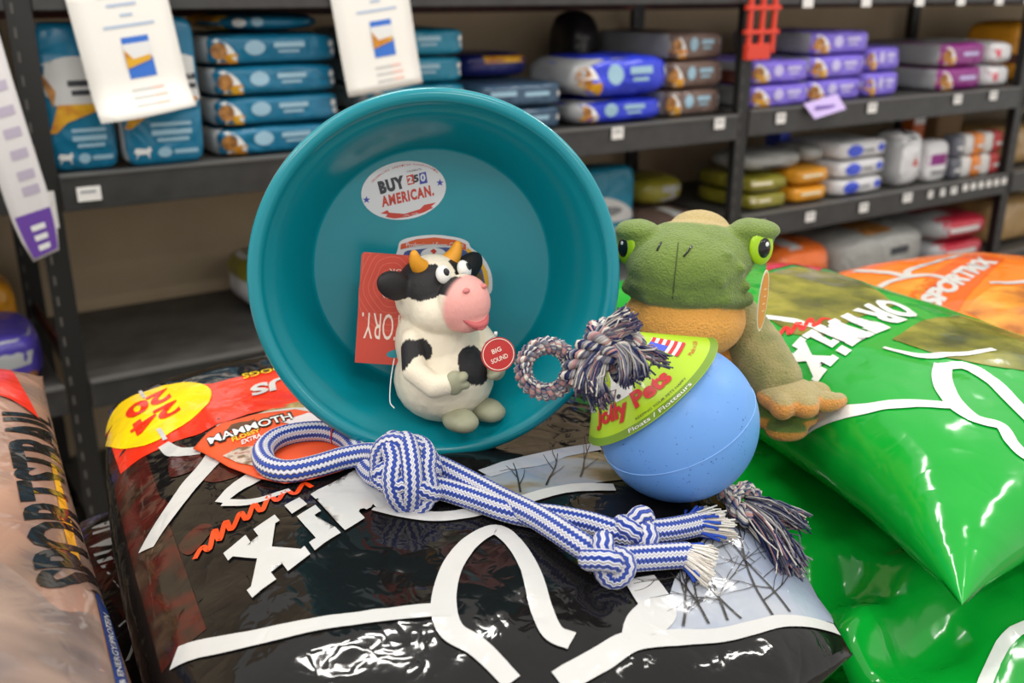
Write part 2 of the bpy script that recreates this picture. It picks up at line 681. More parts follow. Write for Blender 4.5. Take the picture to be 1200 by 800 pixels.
# --- standing teal bags at the left upright
def standing(label, s0, s1, z1, d0, end):
    P = [('f', 'white_band', [(0, 0.44)] + [(x / 10, 0.72 + 0.06 * sin(x / 10 * pi)) for x in range(0, 11)] + [(1, 0.42), (0.45, 0.40)], offw_m, 0.0014),
         ('f', 'food_picture', [(0, 0.26), (0.14, 0.44), (0.2, 0.55), (0.02, 0.7), (0, 0.7)], food_m, 0.002),
         ('f', 'field_strip', [(0, 0.22), (0.3, 0.34), (0.95, 0.44), (0.95, 0.46), (0.2, 0.46), (0, 0.4)], grass_m, 0.0024),
         ('f', 'text_line', rect(0.38, 0.95, 0.58, 0.62), ink_m, 0.0022),
         ('f', 'text_line', rect(0.42, 0.95, 0.52, 0.555), ink_m, 0.0022),
         ('f', 'text_line', rect(0.34, 0.84, 0.27, 0.295), MATS_LOGO), ('f', 'text_line', rect(0.34, 0.84, 0.21, 0.245), MATS_LOGO),
         ('f', 'text_line', rect(0.4, 0.8, 0.165, 0.19), MATS_LOGO),
         ('f', 'dog_mark', [(0.12, 0.05), (0.14, 0.09), (0.1, 0.1), (0.13, 0.13), (0.26, 0.12), (0.3, 0.14), (0.32, 0.11), (0.29, 0.09), (0.29, 0.05), (0.26, 0.085), (0.16, 0.085)], white_m),
         ('f', 'logo', ellipse(0.48, 0.09, 0.09, 0.035, 14), MATS_LOGO), ('f', 'text_line', rect(0.6, 0.9, 0.075, 0.105), MATS_LOGO)]
    if end:
        P.append(('l', 'end_panel', rect(0.1, 0.9, 0.05, 0.95), silver_m))
    pack('pet_food_bag', label, 'pet food bags on the shelves', s0, s1, 1.10, z1, d0, 0.09, teal_m, P, n=9, amp=0.004)
standing('teal pet food bag standing upright against the left shelf post', -0.185, -0.035, 1.43, 0.035, False)
standing('teal pet food bag with silver side standing behind the hanging paper sign', -0.025, 0.165, 1.44, 0.02, True)

ORD = ['bottom', 'second from bottom', 'third from bottom', 'fourth from bottom', 'topmost']
def stack(n_, names, where, s0, s1, z0, dz, d0, depth, m, prints, jit, rest=None, **kw):
    """a column of lying bags, each one an object of its own"""
    for k in range(n_):
        r = random.Random(len(where) * 31 + k)
        a, b = s0 + r.uniform(-jit, jit), s1 + r.uniform(-jit, jit)
        od = 'topmost' if k == n_ - 1 else ORD[k]
        pack('pet_food_bag', f'{names}, {od} of the stack {where}', 'pet food bags on the shelves',
             a, b, z0 + k * dz, z0 + (k + 1) * dz - 0.001, d0 + r.uniform(-0.008, 0.008), depth, m, prints, taper=0.06, n=10, **kw)

stack(4, 'teal pet food bag', 'between the two paper signs', 0.2, 0.545, 1.10, 0.074, 0.04, 0.42, teal_m, side_prints(offw_m), 0.012)
pack('pet_food_bag', 'teal pet food bag sagging on top of the stack between the two paper signs', 'pet food bags on the shelves',
     0.235, 0.53, 1.396, 1.445, 0.06, 0.4, teal_m,
     [('f', 'dog_mark', ellipse(0.2, 0.5, 0.05, 0.2, 10), white_m), ('f', 'logo', ellipse(0.34, 0.55, 0.05, 0.22, 12), MATS_LOGO),
      ('l', 'end_panel', rect(0.15, 0.85, 0.2, 0.8), grass_m)], n=3, taper=0.4)
stack(4, 'bright teal pet food bag', 'behind the straight paper sign', 0.63, 0.955, 1.10, 0.0745, 0.08, 0.4, teal2_m,
      side_prints(offw_m), 0.008)
stack(2, 'slate blue pet food bag', 'beside the royal blue bags', 0.975, 1.27, 1.10, 0.07, 0.05, 0.4, slate_m,
      [('f', 'text_line', rect(0.1, 0.4, 0.5, 0.7), MATS_LOGO), ('f', 'text_line', rect(0.5, 0.8, 0.45, 0.62), MATS_LOGO),
       ('f', 'seal_mark', ellipse(0.93, 0.5, 0.025, 0.14, 10), white_m)], 0.006)
pack('pet_food_bag', 'navy pet food bag with an amber strip lying on the slate blue bags', 'pet food bags on the shelves',
     1.0, 1.26, 1.241, 1.318, 0.2, 0.26, navy_m, [('f', 'field_strip', rect(0.3, 0.9, 0.6, 0.85), grass_m)], n=4)
pack('pet_food_bag', 'royal blue pet food bag lying under a crumpled royal blue bag', 'pet food bags on the shelves',
     1.3, 1.66, 1.10, 1.181, 0.02, 0.31, blue_m, side_prints(silver_m), taper=0.2, n=5)
pack('pet_food_bag', 'crumpled royal blue pet food bag with silver end, upper of two', 'pet food bags on the shelves',
     1.275, 1.668, 1.182, 1.31, 0.0, 0.31, blue_m, side_prints(silver_m, pic=0.25), taper=0.2, n=5, amp=0.016)
stack(3, 'brown pet food bag', 'next to the red frame', 1.69, 1.93, 1.10, 0.09, 0.05, 0.42, brown_m,
      side_prints(silver_m, pic=0.26), 0.012)
pack('pet_food_bag', 'black plastic bag slumped at the back behind the brown bags', 'pet food bags on the shelves',
     1.52, 1.665, 1.10, 1.43, 0.35, 0.2, dark_m, n=3)

# --- right bay
MATS_LOGO = mat('print_lilac', (196, 188, 232), 0.35)
stack(2, 'purple pet food bag', 'below the red frame', 2.03, 2.33, 1.11, 0.08, 0.02, 0.42, purple_m, side_prints(silver_m, pic=0.3), 0.006)
stack(3, 'purple pet food bag', 'amid the purple bags', 2.345, 2.645, 1.11, 0.083, 0.04, 0.42, purple_m, side_prints(silver_m, pic=0.28), 0.014)
stack(2, 'purple pet food bag', 'between purple and magenta bags', 2.67, 2.87, 1.11, 0.094, 0.06, 0.42, purple_m, side_prints(None, pic=0.26), 0.006)
stack(2, 'magenta pet food bag', 'beside the pink tipped bags', 3.1, 3.40, 1.11, 0.094, 0.04, 0.42, magenta_m,
      side_prints(silver_m, logo=False, pic=0.3) + [('f', 'text_line', rect(0.45, 0.8, 0.45, 0.6), MATS_LOGO), ('t', 'top_panel', rect(0.02, 0.98, 0.0, 1), silver_m)], 0.012)
for k, od in enumerate(('lower', 'upper')):
    pack('pet_food_bag', f'off-white pet food bag with pink tip beside the magenta bags, {od} one', 'pet food bags on the shelves',
         3.425, 3.575, 1.11 + k * 0.094, 1.203 + k * 0.094, 0.03, 0.42, packw_m, [('f', 'colour_block', rect(0.03, 0.3, 0.1, 0.9), pink_m)], n=5)
MATS_LOGO = mat('print_cream', (230, 222, 190), 0.35)
for k, od in enumerate(('lower', 'upper')):
    pack('pet_treat_bag', f'olive green pet treat bag lying beside the amber packs, {od} one', 'packs on the right middle shelf', 2.07, 2.29,
         0.745 + k * 0.062, 0.806 + k * 0.062, 0.03, 0.3, olive_m,
         [('f', 'text_line', rect(0.1, 0.5, 0.5, 0.68), MATS_LOGO), ('f', 'edge_strip', rect(0, 1, 0.02, 0.2), offw_m),
          ('f', 'end_mark', ellipse(0.93, 0.4, 0.06, 0.3, 10), grey_m)], n=5)
    pack('pet_treat_bag', f'amber yellow pet treat bag beside blue and white packs, {od} one', 'packs on the right middle shelf', 2.30, 2.51,
         0.745 + k * 0.066, 0.81 + k * 0.066, 0.03, 0.3, amber_m,
         [('f', 'text_line', rect(0.2, 0.7, 0.5, 0.65), MATS_LOGO), ('f', 'end_mark', ellipse(0.03, 0.5, 0.07, 0.3, 10), silver_m)], n=5)
pack('pet_treat_bag', 'grey see-through bag slumped on the olive green packs', 'packs on the right middle shelf',
     2.08, 2.40, 0.872, 0.945, 0.05, 0.25, clear_m, [('f', 'text_line', rect(0.2, 0.6, 0.2, 0.4), ink_m)], n=3)
pack('pet_treat_bag', 'small grey pouch leaning on the amber yellow packs', 'packs on the right middle shelf',
     2.41, 2.53, 0.879, 0.95, 0.08, 0.2, clear_m, n=3)
bluep = mat('print_blue', (62, 84, 205), 0.35)
for k, od in enumerate(('bottom', 'middle', 'topmost')):
    pack('pad_pack', f'white pack with blue ovals, {od} of the three beside the white jug', 'packs on the right middle shelf', 2.54, 2.83,
         0.745 + k * 0.07, 0.814 + k * 0.07, 0.03, 0.28, packw_m,
         [('f', 'blue_oval', ellipse(0.28, 0.5, 0.15, 0.32, 18), bluep), ('f', 'blue_oval', ellipse(0.8, 0.55, 0.08, 0.22, 14), bluep),
          ('f', 'text_line', rect(0.45, 0.65, 0.4, 0.55), grey_m)], n=6)
pack('litter_jug', 'white upright jug bag with small red mark and dark cap', None, 2.88, 3.06, 0.745, 0.965, 0.03, 0.16, packw_m,
     [('f', 'red_mark', [(0.55, 0.38), (0.75, 0.38), (0.66, 0.56)], mat('print_red', (190, 52, 48), 0.4)),
      ('f', 'dark_cap', rect(0.3, 0.7, 0.86, 0.99), ink_m), ('l', 'end_panel', rect(0.04, 0.96, 0.05, 0.9), silver_m)], cat='jug', n=4)
pack('pet_treat_bag', 'white pouch with purple band beside the upright white jug', 'packs on the right middle shelf', 3.09, 3.24, 0.745, 0.915, 0.04, 0.1, packw_m,
     [('f', 'colour_block', rect(0.05, 0.95, 0.42, 0.68), magenta_m), ('f', 'text_line', rect(0.2, 0.8, 0.2, 0.28), grey_m)], n=5)
cols = [((96, 98, 108), 'grey'), ((208, 206, 204), 'white'), ((220, 130, 50), 'orange'), ((206, 204, 200), 'pale'), ((176, 60, 62), 'red')]
for r_, od in enumerate(('lower', 'upper')):
    for k, (c, cn) in enumerate(cols):
        a = 3.255 + k * 0.068
        pack('treat_pouch', f'small {cn} treat pouch in the {od} row by the end upright', 'small treat pouches',
             a, a + 0.064, 0.745 + r_ * 0.092, 0.836 + r_ * 0.092, 0.03, 0.08, shelf_film('pouch_' + cn, c),
             [('f', 'top_band', rect(0.06, 0.94, 0.72, 0.95), white_m), ('f', 'text_line', rect(0.2, 0.8, 0.35, 0.5), offw_m)], n=5, amp=0.003)
pack('treat_box', 'small blue box standing behind the see-through grey bag', None, 2.5, 2.56, 0.745, 1.0, 0.3, 0.08, bluep, cat='box', n=14, amp=0.001)
pack('treat_box', 'small orange and white box standing behind the treat pouches', None, 3.25, 3.33, 0.745, 1.02, 0.24, 0.06, orng_m,
     [('f', 'top_band', rect(0.05, 0.95, 0.75, 0.97), white_m)], cat='box', n=14, amp=0.001)
pack('treat_box', 'brown cardboard box standing behind the treat pouches', None, 3.42, 3.60, 0.745, 1.0, 0.24, 0.1,
     mat('cardboard', (142, 112, 76), 0.7), [('f', 'tape', rect(0, 1, 0.45, 0.55), food_m)], cat='box', n=14, amp=0.001)
# --- lowest right shelf
pack('pet_food_bag', 'orange pet food bag on the lowest shelf beside a grey bag', 'pet food bags on the lowest shelf', 2.22, 2.56, 0.38, 0.585, 0.0, 0.45, orng_m,
     [('t', 'top_panel', rect(0.3, 0.5, 0, 1), offw_m)], n=4)
pack('pet_food_bag', 'large grey pet food bag lying between the orange and red bags', 'pet food bags on the lowest shelf', 2.58, 3.16, 0.38, 0.585, 0.0, 0.45, clear_m,
     [('f', 'text_line', rect(0.5, 0.7, 0.5, 0.65), ink_m), ('t', 'picture_panel', rect(0.3, 0.6, 0.1, 0.8), food_m)], n=4)
for k, od in enumerate(('lower', 'upper')):
    pack('pet_food_bag', f'red pet food bag with pale end on the lowest shelf, {od} one', 'pet food bags on the lowest shelf', 3.19, 3.58, 0.38 + k * 0.1, 0.479 + k * 0.1, 0.0, 0.45, red_m,
         [('l', 'end_panel', rect(0, 1, 0.05, 0.95), silver_m), ('f', 'text_line', rect(0.2, 0.7, 0.4, 0.6), offw_m), ('t', 'text_line', rect(0.1, 0.5, 0.2, 0.4), offw_m)], n=4)
# --- far end bay
for k, (c, cn) in enumerate([(amber_m, 'amber yellow'), (olive_m, 'olive green')]):
    pack('pet_food_bag', f'{cn} bag on the far end shelving beyond the pink tipped bags', 'bags on the far shelving', 3.72 + k * 0.36, 4.05 + k * 0.36, 1.11, 1.37, 0.1, 0.3, c, n=5)
for k in range(3):
    pack('pet_food_bag', f'{("tan", "olive green", "white")[k]} bag on the far end shelving beyond the treat pouches', 'bags on the far shelving',
         3.66 + k * 0.4, 4.02 + k * 0.4, 0.745, 0.93, 0.08, 0.3, (shelf_film('tan_film', (172, 140, 92)), olive_m, packw_m)[k], n=5)
pack('pet_food_bag', 'tan bag on the lowest far shelf by the red bags', 'bags on the far shelving', 3.68, 4.1, 0.38, 0.6, 0.08, 0.35, shelf_film('tan_film', (172, 140, 92)), n=5)
# --- lower deck of the long bay
pack('pet_food_bag', 'teal and white pet food bag standing on the lower deck beside the bowl', 'pet food bags on the lower deck', 1.45, 1.69, 0.6, 0.93, 0.2, 0.12, teal2_m,
     [('f', 'white_band', dome(0.05, 0.98, 0.42, 0.72), offw_m), ('f', 'white_band', rect(0.03, 0.97, 0.15, 0.24), offw_m), ('f', 'logo', ellipse(0.5, 0.54, 0.25, 0.05, 16), grey_m, 0.002),
      ('f', 'logo', ellipse(0.6, 0.33, 0.2, 0.04, 14), LOGO_TEAL)], n=9)
pack('pet_food_bag', 'grey pet food bag lying on the lower deck beneath the brown bags', 'pet food bags on the lower deck', 1.70, 1.94, 0.6, 0.76, 0.06, 0.4, brown_m,
     [('f', 'text_line', rect(0.3, 0.7, 0.4, 0.6), offw_m), ('t', 'text_line', rect(0.4, 0.6, 0.05, 0.4), offw_m)], n=4)
pack('pet_food_bag', 'olive and white bag slumped on the grey bag below the brown bags', 'pet food bags on the lower deck', 1.72, 1.95, 0.765, 0.87, 0.2, 0.25, olive_m,
     [('f', 'colour_block', rect(0.4, 0.8, 0.2, 0.7), clear_m)], n=3)
pack('pet_food_bag', 'green and white bag on the lower deck half hidden by the bowl', 'pet food bags on the lower deck', 0.32, 0.62, 0.6, 0.76, 0.24, 0.3, packw_m,
     [('l', 'end_panel', rect(0, 1, 0.6, 1), olive_m), ('f', 'colour_block', rect(0, 0.5, 0.6, 1), shelf_film('leaf_film', (40, 120, 60)))], n=4)
# --- left bay
pack('pet_food_bag', 'purple pet food bag with silver picture in the unit beyond the left post', 'pet food bags in the left unit', -0.62, -0.262, 0.6, 0.735, 0.02, 0.3,
     shelf_film('violet_film', (72, 60, 150)), [('f', 'picture_panel', [(0.3, 0.3), (0.9, 0.45), (0.95, 0.9), (0.4, 0.92)], silver_m), ('f', 'text_line', rect(0.35, 0.93, 0.2, 0.3), food_m, 0.002)], n=5)
pack('pet_food_bag', 'yellow pet food bag lying behind the purple bag by the left post', 'pet food bags in the left unit', -0.62, -0.27, 0.6, 0.80, 0.34, 0.2, amber_m, n=4)

# --- price tickets on the shelf lips
tick_m = mat('ticket_card', (226, 224, 220), 0.5)
def ticket(s, z, wd, ht, where):
    t = thing('price_ticket', f'small white price ticket on the shelf lip {where}', 'price ticket', SH(s, -0.016, z), SRZ, 'price tickets')
    box('card', 0, wd, -0.0015, 0, 0, ht, tick_m, t)
    box('print_line', wd * 0.15, wd * 0.8, -0.0022, -0.0016, ht * 0.55, ht * 0.75, silver_m, t)
for s, z, wd, ht, wh in ((-0.15, 1.04, 0.052, 0.033, 'under the upright teal bags'), (1.40, 1.062, 0.045, 0.036, 'under the royal blue bags'),
                         (1.83, 1.062, 0.045, 0.036, 'under the brown bags'), (2.12, 1.06, 0.045, 0.036, 'under the first purple bags'),
                         (2.6, 1.066, 0.05, 0.036, 'under the right purple bags'), (3.12, 1.068, 0.05, 0.036, 'under the magenta bags'),
                         (3.36, 1.07, 0.05, 0.036, 'under the pink tipped bags'),
                         (2.06, 0.69, 0.05, 0.036, 'under the olive green packs'), (2.32, 0.69, 0.05, 0.036, 'under the amber yellow packs'),
                         (2.62, 0.69, 0.05, 0.036, 'under the blue and white packs'), (2.88, 0.7, 0.055, 0.036, 'under the white jug'),
                         (3.04, 0.7, 0.03, 0.03, 'between jug and purple banded pouch'), (3.12, 0.7, 0.03, 0.03, 'under the purple banded pouch'),
                         (3.19, 0.7, 0.04, 0.03, 'at the edge of the small treat pouches')):
    ticket(s, z, wd, ht, wh)
for k in range(6):
    t = thing('price_ticket', 'small white price ticket on the shelf lip below the small treat pouches', 'price ticket', SH(3.27 + k * 0.055, -0.016, 0.705), SRZ, 'tickets below the treat pouches')
    box('card', 0, 0.034, -0.0015, 0, 0, 0.028, tick_m, t)
for k, s in enumerate((2.2, 2.5, 2.8, 3.05, 3.3, 3.5)):
    t = thing('price_ticket', 'small white price ticket on the top shelf lip above the purple bags', 'price ticket', SH(s, -0.016, 1.44), SRZ, 'tickets on the top shelf')
    box('card', 0, 0.05, -0.0015, 0, 0, 0.034, tick_m, t)
t = thing('price_flyer', 'lilac paper flyer hanging from the lip below the purple bags', 'flyer', SH(2.25, -0.018, 1.07), SRZ)
vv = [(0, 0, 0.05), (0.17, 0, 0.075), (0.19, -0.03, 0.025), (0.03, -0.03, 0.0)]
vv += [(x, y + 0.002, z) for x, y, z in vv]
from_py('sheet', vv, [(0, 1, 2, 3), (7, 6, 5, 4), (0, 4, 5, 1), (1, 5, 6, 2), (2, 6, 7, 3), (3, 7, 4, 0)], mat('lilac_paper', (196, 176, 226), 0.6), t, smooth=False)
box('print_line', 0.04, 0.14, -0.021, -0.019, 0.03, 0.042, mat('print_violet', (120, 90, 180), 0.5), t)

# --- paper signs clipped to the top shelf
paper = mat('sign_paper', (240, 237, 230), 0.6)
sky_p = mat('sign_blue', (52, 112, 205), 0.5)
txt_b = mat('sign_text_blue', (176, 192, 216), 0.6)
txt_r = mat('sign_text_red', (236, 190, 176), 0.6)
txt_g = mat('sign_text_grey', (200, 198, 194), 0.6)
def sign(label, s, ztop, tilt, curl):
    W, H = 0.216, 0.279
    t = thing('paper_sign', label, 'sign', SH(s, -0.018, ztop), 0, 'paper price signs', )
    t.rotation_euler = (Matrix.Rotation(SRZ, 3, 'Z') @ Matrix.Rotation(tilt, 3, 'Y')).to_euler()
    bm = bmesh.new()
    n = 14
    def pt(x, z):
        k = max(0, -z / H - 0.72) / 0.28
        return Vector((x, -curl * k * k - 0.01 * (-z / H) - 0.006 * sin(pi * x / W), z + curl * 0.25 * k * k * abs(x / W - 0.4)))
    gr = [[bm.verts.new(pt(W * i / 6, -H * j / n)) for i in range(7)] for j in range(n + 1)]
    for j in range(n):
        for i in range(6):
            bm.faces.new((gr[j][i], gr[j + 1][i], gr[j + 1][i + 1], gr[j][i + 1]))
    so = from_bm('sheet', bm, paper, t)
    md = so.modifiers.new('thick', 'SOLIDIFY'); md.thickness = 0.0006; md.offset = -1
    bv = bvh_of(so)
    def pr(nm, poly, m, e=0.0008):
        b = outline_bm([[(x * W, -y * H) for x, y in poly]])
        lay(nm, b, bv, m, t, O=(0, -1, 0), X=(1, 0, 0), Y=(0, 0, 1), D=(0, 1, 0), eps=e, g=0.02)
    pr('bag_picture', rect(0.42, 0.7, 0.38, 0.70), sky_p)
    pr('picture_white', rect(0.42, 0.7, 0.43, 0.55), white_m, 0.0014)
    pr('picture_field', [(0.42, 0.47), (0.5, 0.55), (0.68, 0.53), (0.68, 0.57), (0.42, 0.62)], grass_m, 0.002)
    for y, a, b, m in ((0.12, 0.36, 0.66, txt_b), (0.2, 0.47, 0.6, txt_b), (0.28, 0.28, 0.8, txt_b),
                       (0.78, 0.4, 0.62, txt_g), (0.78, 0.62, 0.74, txt_r), (0.84, 0.4, 0.62, txt_g), (0.84, 0.62, 0.76, txt_r), (0.9, 0.4, 0.62, txt_g), (0.9, 0.62, 0.76, txt_r)):
        pr('text_line', rect(a, b, y, y + 0.022), m)
    box('clip', W * 0.3, W * 0.3 + 0.04, -0.012, 0.004, -0.004, 0.02, mat('clip_plastic', (170, 172, 174), 0.3), t, 0.002)
sign('white paper sign with blue bag picture and curled bottom edge', -0.118, 1.49, radians(-7), 0.03)
sign('white paper sign with blue bag picture hanging straight above the bowl rim', 0.492, 1.515, radians(-7), 0.004)

# --- long coupon strip on the left post
t = thing('coupon_strip', 'long white paper strip with purple rounded end hanging at the left post', 'label strip', SH(-0.3, -0.05, 1.5), SRZ)
W, H = 0.085, 0.56
def strip_pt(u, v):
    cx = -0.012 + 0.07 * v ** 1.3
    wd = W * (1 - 0.35 * max(0, (v - 0.8) / 0.2) ** 2)
    return Vector((cx + (u - 0.5) * wd, -0.02 * sin(v * pi) - 0.03 * v, -H * v + 0.02 * (u - 0.5)))
def strip_part(name, u0, u1, v0, v1, m, off):
    bm = bmesh.new()
    n = 12
    g_ = [[bm.verts.new(strip_pt(u0 + (u1 - u0) * i / 4, v0 + (v1 - v0) * j / n) + Vector((0, -off, 0))) for i in range(5)] for j in range(n + 1)]
    for j in range(n):
        for i in range(4):
            bm.faces.new((g_[j][i], g_[j + 1][i], g_[j + 1][i + 1], g_[j][i + 1]))
    p = from_bm(name, bm, m, t)
    if off == 0:
        md = p.modifiers.new('thick', 'SOLIDIFY'); md.thickness = 0.0008; md.offset = -1
strip_part('sheet', 0, 1, 0, 1, mat('strip_paper', (214, 210, 210), 0.55), 0)
strip_part('purple_end', 0.08, 0.95, 0.82, 0.99, mat('strip_purple', (104, 66, 158), 0.5), 0.0008)
for v in (0.87, 0.91, 0.95):
    strip_part('white_word', 0.36, 0.72, v, v + 0.022, white_m, 0.0014)
for v in (0.08, 0.2, 0.33, 0.42, 0.5, 0.58, 0.66, 0.72):
    strip_part('text_line', 0.45, 0.85, v, v + 0.035, mat('strip_text', (178, 168, 186), 0.6), 0.0008)
strip_part('purple_block', 0.0, 0.3, 0.44, 0.52, mat('strip_purple', (104, 66, 158), 0.5), 0.0008)
t = thing('post_label', 'small white label card stuck to the left shelf post', 'label', SH(-0.225, -0.012, 0.985), SRZ)
box('card', 0, 0.028, -0.002, 0, 0, 0.085, tick_m, t)
box('print_line', 0.006, 0.02, -0.0028, -0.002, 0.03, 0.06, silver_m, t)

# --- red wire frame on the second upright
redp = mat('red_plastic', (214, 62, 40), 0.4)
t = thing('sign_frame', 'red plastic grid frame clipped to the shelf upright', 'frame', SH(1.93, -0.03, 1.28), SRZ)
for x in (0.0, 0.055, 0.11):
    box('upright_bar', x, x + 0.016, -0.012, 0, 0.02, 0.22, redp, t, 0.002)
for z in (0.08, 0.155):
    box('cross_bar', -0.015, 0.14, -0.014, 0.002, z, z + 0.014, redp, t, 0.002)
box('pocket', -0.004, 0.1, -0.018, 0.004, 0.0, 0.05, redp, t, 0.003)
# diagonal dark brace at the back of the lower deck
t = thing('brace_bar', 'dark diagonal metal brace leaning behind the lower deck goods', 'bar', SH(1.62, 0.5, 0.6), SRZ)
tube('bar', [(0.0, 0, 0.0), (0.05, 0.03, 0.42)], 0.014, steel_dk, t, seg=8)

# ================================================================== THE PILES OF LARGE BAGS
WD = Vector((0.906, 0.4232, 0))           # across the bags
LD = Vector((-0.4232, 0.906, 0))          # along the bags
def WL(w_, l_, z):
    return WD * w_ + LD * l_ + Vector((0, 0, z))

def prof(t, p, q):
    return max(0.0, 1 - abs(2 * t - 1) ** p) ** q

def pillow(w0, w1, l0, l1, zmid, ht, hb, seed, nu=72, nv=96, crump=0.004, ears=(0.02, 0.02), p=(3.2, 4.2), extra=None, sag=None):
    """sealed bag lying flat: two skins that meet at the rim, in world coordinates"""
    def ridge(x, y, z):
        return abs(noise.noise(Vector((x, y, z))))
    def uvpos(i, j):
        a = i / nu
        b = j / nv
        a = 0.5 - 0.5 * cos(pi * a) if True else a      # denser at the rim
        b = 0.5 - 0.5 * cos(pi * b)
        return a, b
    vs_, fs = [], []
    idx = {}
    for side in (1, -1):
        for i in range(nu + 1):
            for j in range(nv + 1):
                rim = i in (0, nu) or j in (0, nv)
                if rim and side == -1:
                    idx[(side, i, j)] = idx[(1, i, j)]
                    continue
                a, b = uvpos(i, j)
                h = prof(a, p[0], 0.5) * prof(b, p[1], 0.5)
                # straight sides draw in between the corners
                pull = (ears[0] * (1 - a) + ears[1] * a) * (1 - (2 * b - 1) ** 2) * (2 * a - 1)
                pull2 = 0.5 * (ears[0] + ears[1]) * (1 - (2 * a - 1) ** 2) * (2 * b - 1)
                w_ = w0 + (w1 - w0) * a - pull * 0.6
                l_ = l0 + (l1 - l0) * b - pull2 * 0.6
                z = zmid + (ht * h if side == 1 else -hb * h)
                if not rim:
                    edge = min(1, 6 * min(a, 1 - a, b, 1 - b) + 0.25)
                    f1 = noise.noise(Vector((w_ * 6, l_ * 6, seed * 3.7 + side)))
                    f2 = ridge(w_ * 15 + f1, l_ * 11, seed * 5.1 + side)
                    f3 = ridge(w_ * 34, l_ * 30 + f1 * 2, seed * 2.3)
                    z += side * crump * (1.5 * f1 - 1.3 * f2 - 0.5 * f3) * edge
                else:
                    z += 0.006 * noise.noise(Vector((w_ * 14, l_ * 14, seed)))
                if sag:
                    z += sag(w_, l_)
                q = WL(w_, l_, z)
                if extra:
                    q = extra(q, a, b, side)
                idx[(side, i, j)] = len(vs_)
                vs_.append(q)
    for side in (1, -1):
        for i in range(nu):
            for j in range(nv):
                f = (idx[(side, i, j)], idx[(side, i + 1, j)], idx[(side, i + 1, j + 1)], idx[(side, i, j + 1)])
                if side == -1:
                    f = f[::-1]
                if len(set(f)) == 4:
                    fs.append(f)
    return vs_, fs

def big_bag(label, m, group, *a, **k):
    vs_, fs = pillow(*a, **k)
    base = Vector((sum(v.x for v in vs_) / len(vs_), sum(v.y for v in vs_) / len(vs_), min(v.z for v in vs_)))
    t = thing('feed_bag', label, 'bag', base, 0, group)
    body = from_py('body', [v - base for v in vs_], fs, m, t)
    bv = BVHTree.FromPolygons([tuple(v) for v in vs_], fs)
    return t, bv, base

class Printer:
    """lays prints on a bag; points are found where the photograph shows them and then fixed to the bag's own surface"""
    def __init__(s, t, bv, base):
        s.t, s.bv, s.base = t, bv, base
    def hit(s, u, v):
        h, n_, _, _ = s.bv.ray_cast(CAM, cam_ray(u, v))
        return h
    def xy(s, u, v, z=1.0):
        h = s.hit(u, v)
        if h is None:
            r = cam_ray(u, v)
            h = CAM + r * ((z - CAM.z) / r.z)
        return h
    def _done(s, o):
        if o:
            for v in o.data.vertices:
                v.co -= s.base
        return o
    def put(s, name, bm, m, eps=0.0007, g=0.011):
        return s._done(lay(name, bm, s.bv, m, s.t, eps=eps, g=g))
    def poly(s, name, pts, m, eps=0.0007, sm=0):
        P = [s.xy(*p) for p in pts]
        if sm:
            P = smooth_path(P, sm, closed=True)
        return s.put(name, outline_bm([[(q.x, q.y) for q in P]]), m, eps)
    def stroke(s, name, pts, wid, m, eps=0.0012, n=8):
        P = smooth_path([s.xy(*p) for p in pts], n)
        return s.put(name, ribbon([(q.x, q.y) for q in P], wid), m, eps)
    def text(s, name, bm, o, x, y, m, eps=0.0014):
        o, x, y = s.xy(*o), s.xy(*x), s.xy(*y)
        return s.put(name, affine(bm, (o.x, o.y), (x.x, x.y), (y.x, y.y)), m, eps)
    def side(s, name, bm, o, x, y, m, eps=0.0012):
        """the same on a flank: dropped along the flank's own normal"""
        o, x, y = s.xy(*o), s.xy(*x), s.xy(*y)
        d = (x - o).cross(y - o).normalized()
        if d.dot(CAM - o) > 0:
            d = -d
        for v in bm.verts:
            v.co.z = 0
        X, Y = x - o, y - o
        grid_cut(bm, 0.05)
        bad = []
        for v in bm.verts:
            p = o + X * v.co.x + Y * v.co.y
            h, n_, _, _ = s.bv.ray_cast(p - d * 0.12, d, 0.3)
            if h is None:
                bad.append(v)
            else:
                v.co = h - d * eps
        bmesh.ops.delete(bm, geom=bad, context='VERTS')
        return s._done(from_bm(name, bm, m, s.t))

# slab-serif capitals as outlines in a unit box
def slab(ch):
    if ch == 'M':
        return [[(0, 0), (.36, 0), (.36, .16), (.28, .16), (.28, .62), (.47, .12), (.55, .12), (.74, .62), (.74, .16), (.66, .16), (.66, 0), (1, 0), (1, .16), (.94, .16), (.94, .84), (1, .84), (1, 1), (.7, 1), (.51, .5), (.32, 1), (0, 1), (0, .84), (.07, .84), (.07, .16), (0, .16)]]
    if ch == 'i':
        return [[(0, 0), (1, 0), (1, .16), (.74, .16), (.74, .72), (0, .72), (0, .56), (.26, .56), (.26, .16), (0, .16)], [(.2, .82), (.8, .82), (.8, 1.06), (.2, 1.06)]]
    if ch == 'I':
        return [[(0, 0), (1, 0), (1, .16), (.74, .16), (.74, .84), (1, .84), (1, 1), (0, 1), (0, .84), (.26, .84), (.26, .16), (0, .16)]]
    if ch == 'X':
        return [[(0, 0), (.4, 0), (.4, .16), (.33, .16), (.5, .38), (.66, .16), (.6, .16), (.6, 0), (1, 0), (1, .16), (.93, .16), (.63, .52), (.88, .84), (.96, .84), (.96, 1), (.57, 1), (.57, .84), (.64, .84), (.5, .66), (.37, .84), (.43, .84), (.43, 1), (.04, 1), (.04, .84), (.12, .84), (.37, .52), (.07, .16), (0, .16)]]
    if ch == 'T':
        return [[(.25, 0), (.75, 0), (.75, .16), (.63, .16), (.63, .84), (.84, .84), (.84, .66), (1, .66), (1, 1), (0, 1), (0, .66), (.16, .66), (.16, .84), (.37, .84), (.37, .16), (.25, .16)]]
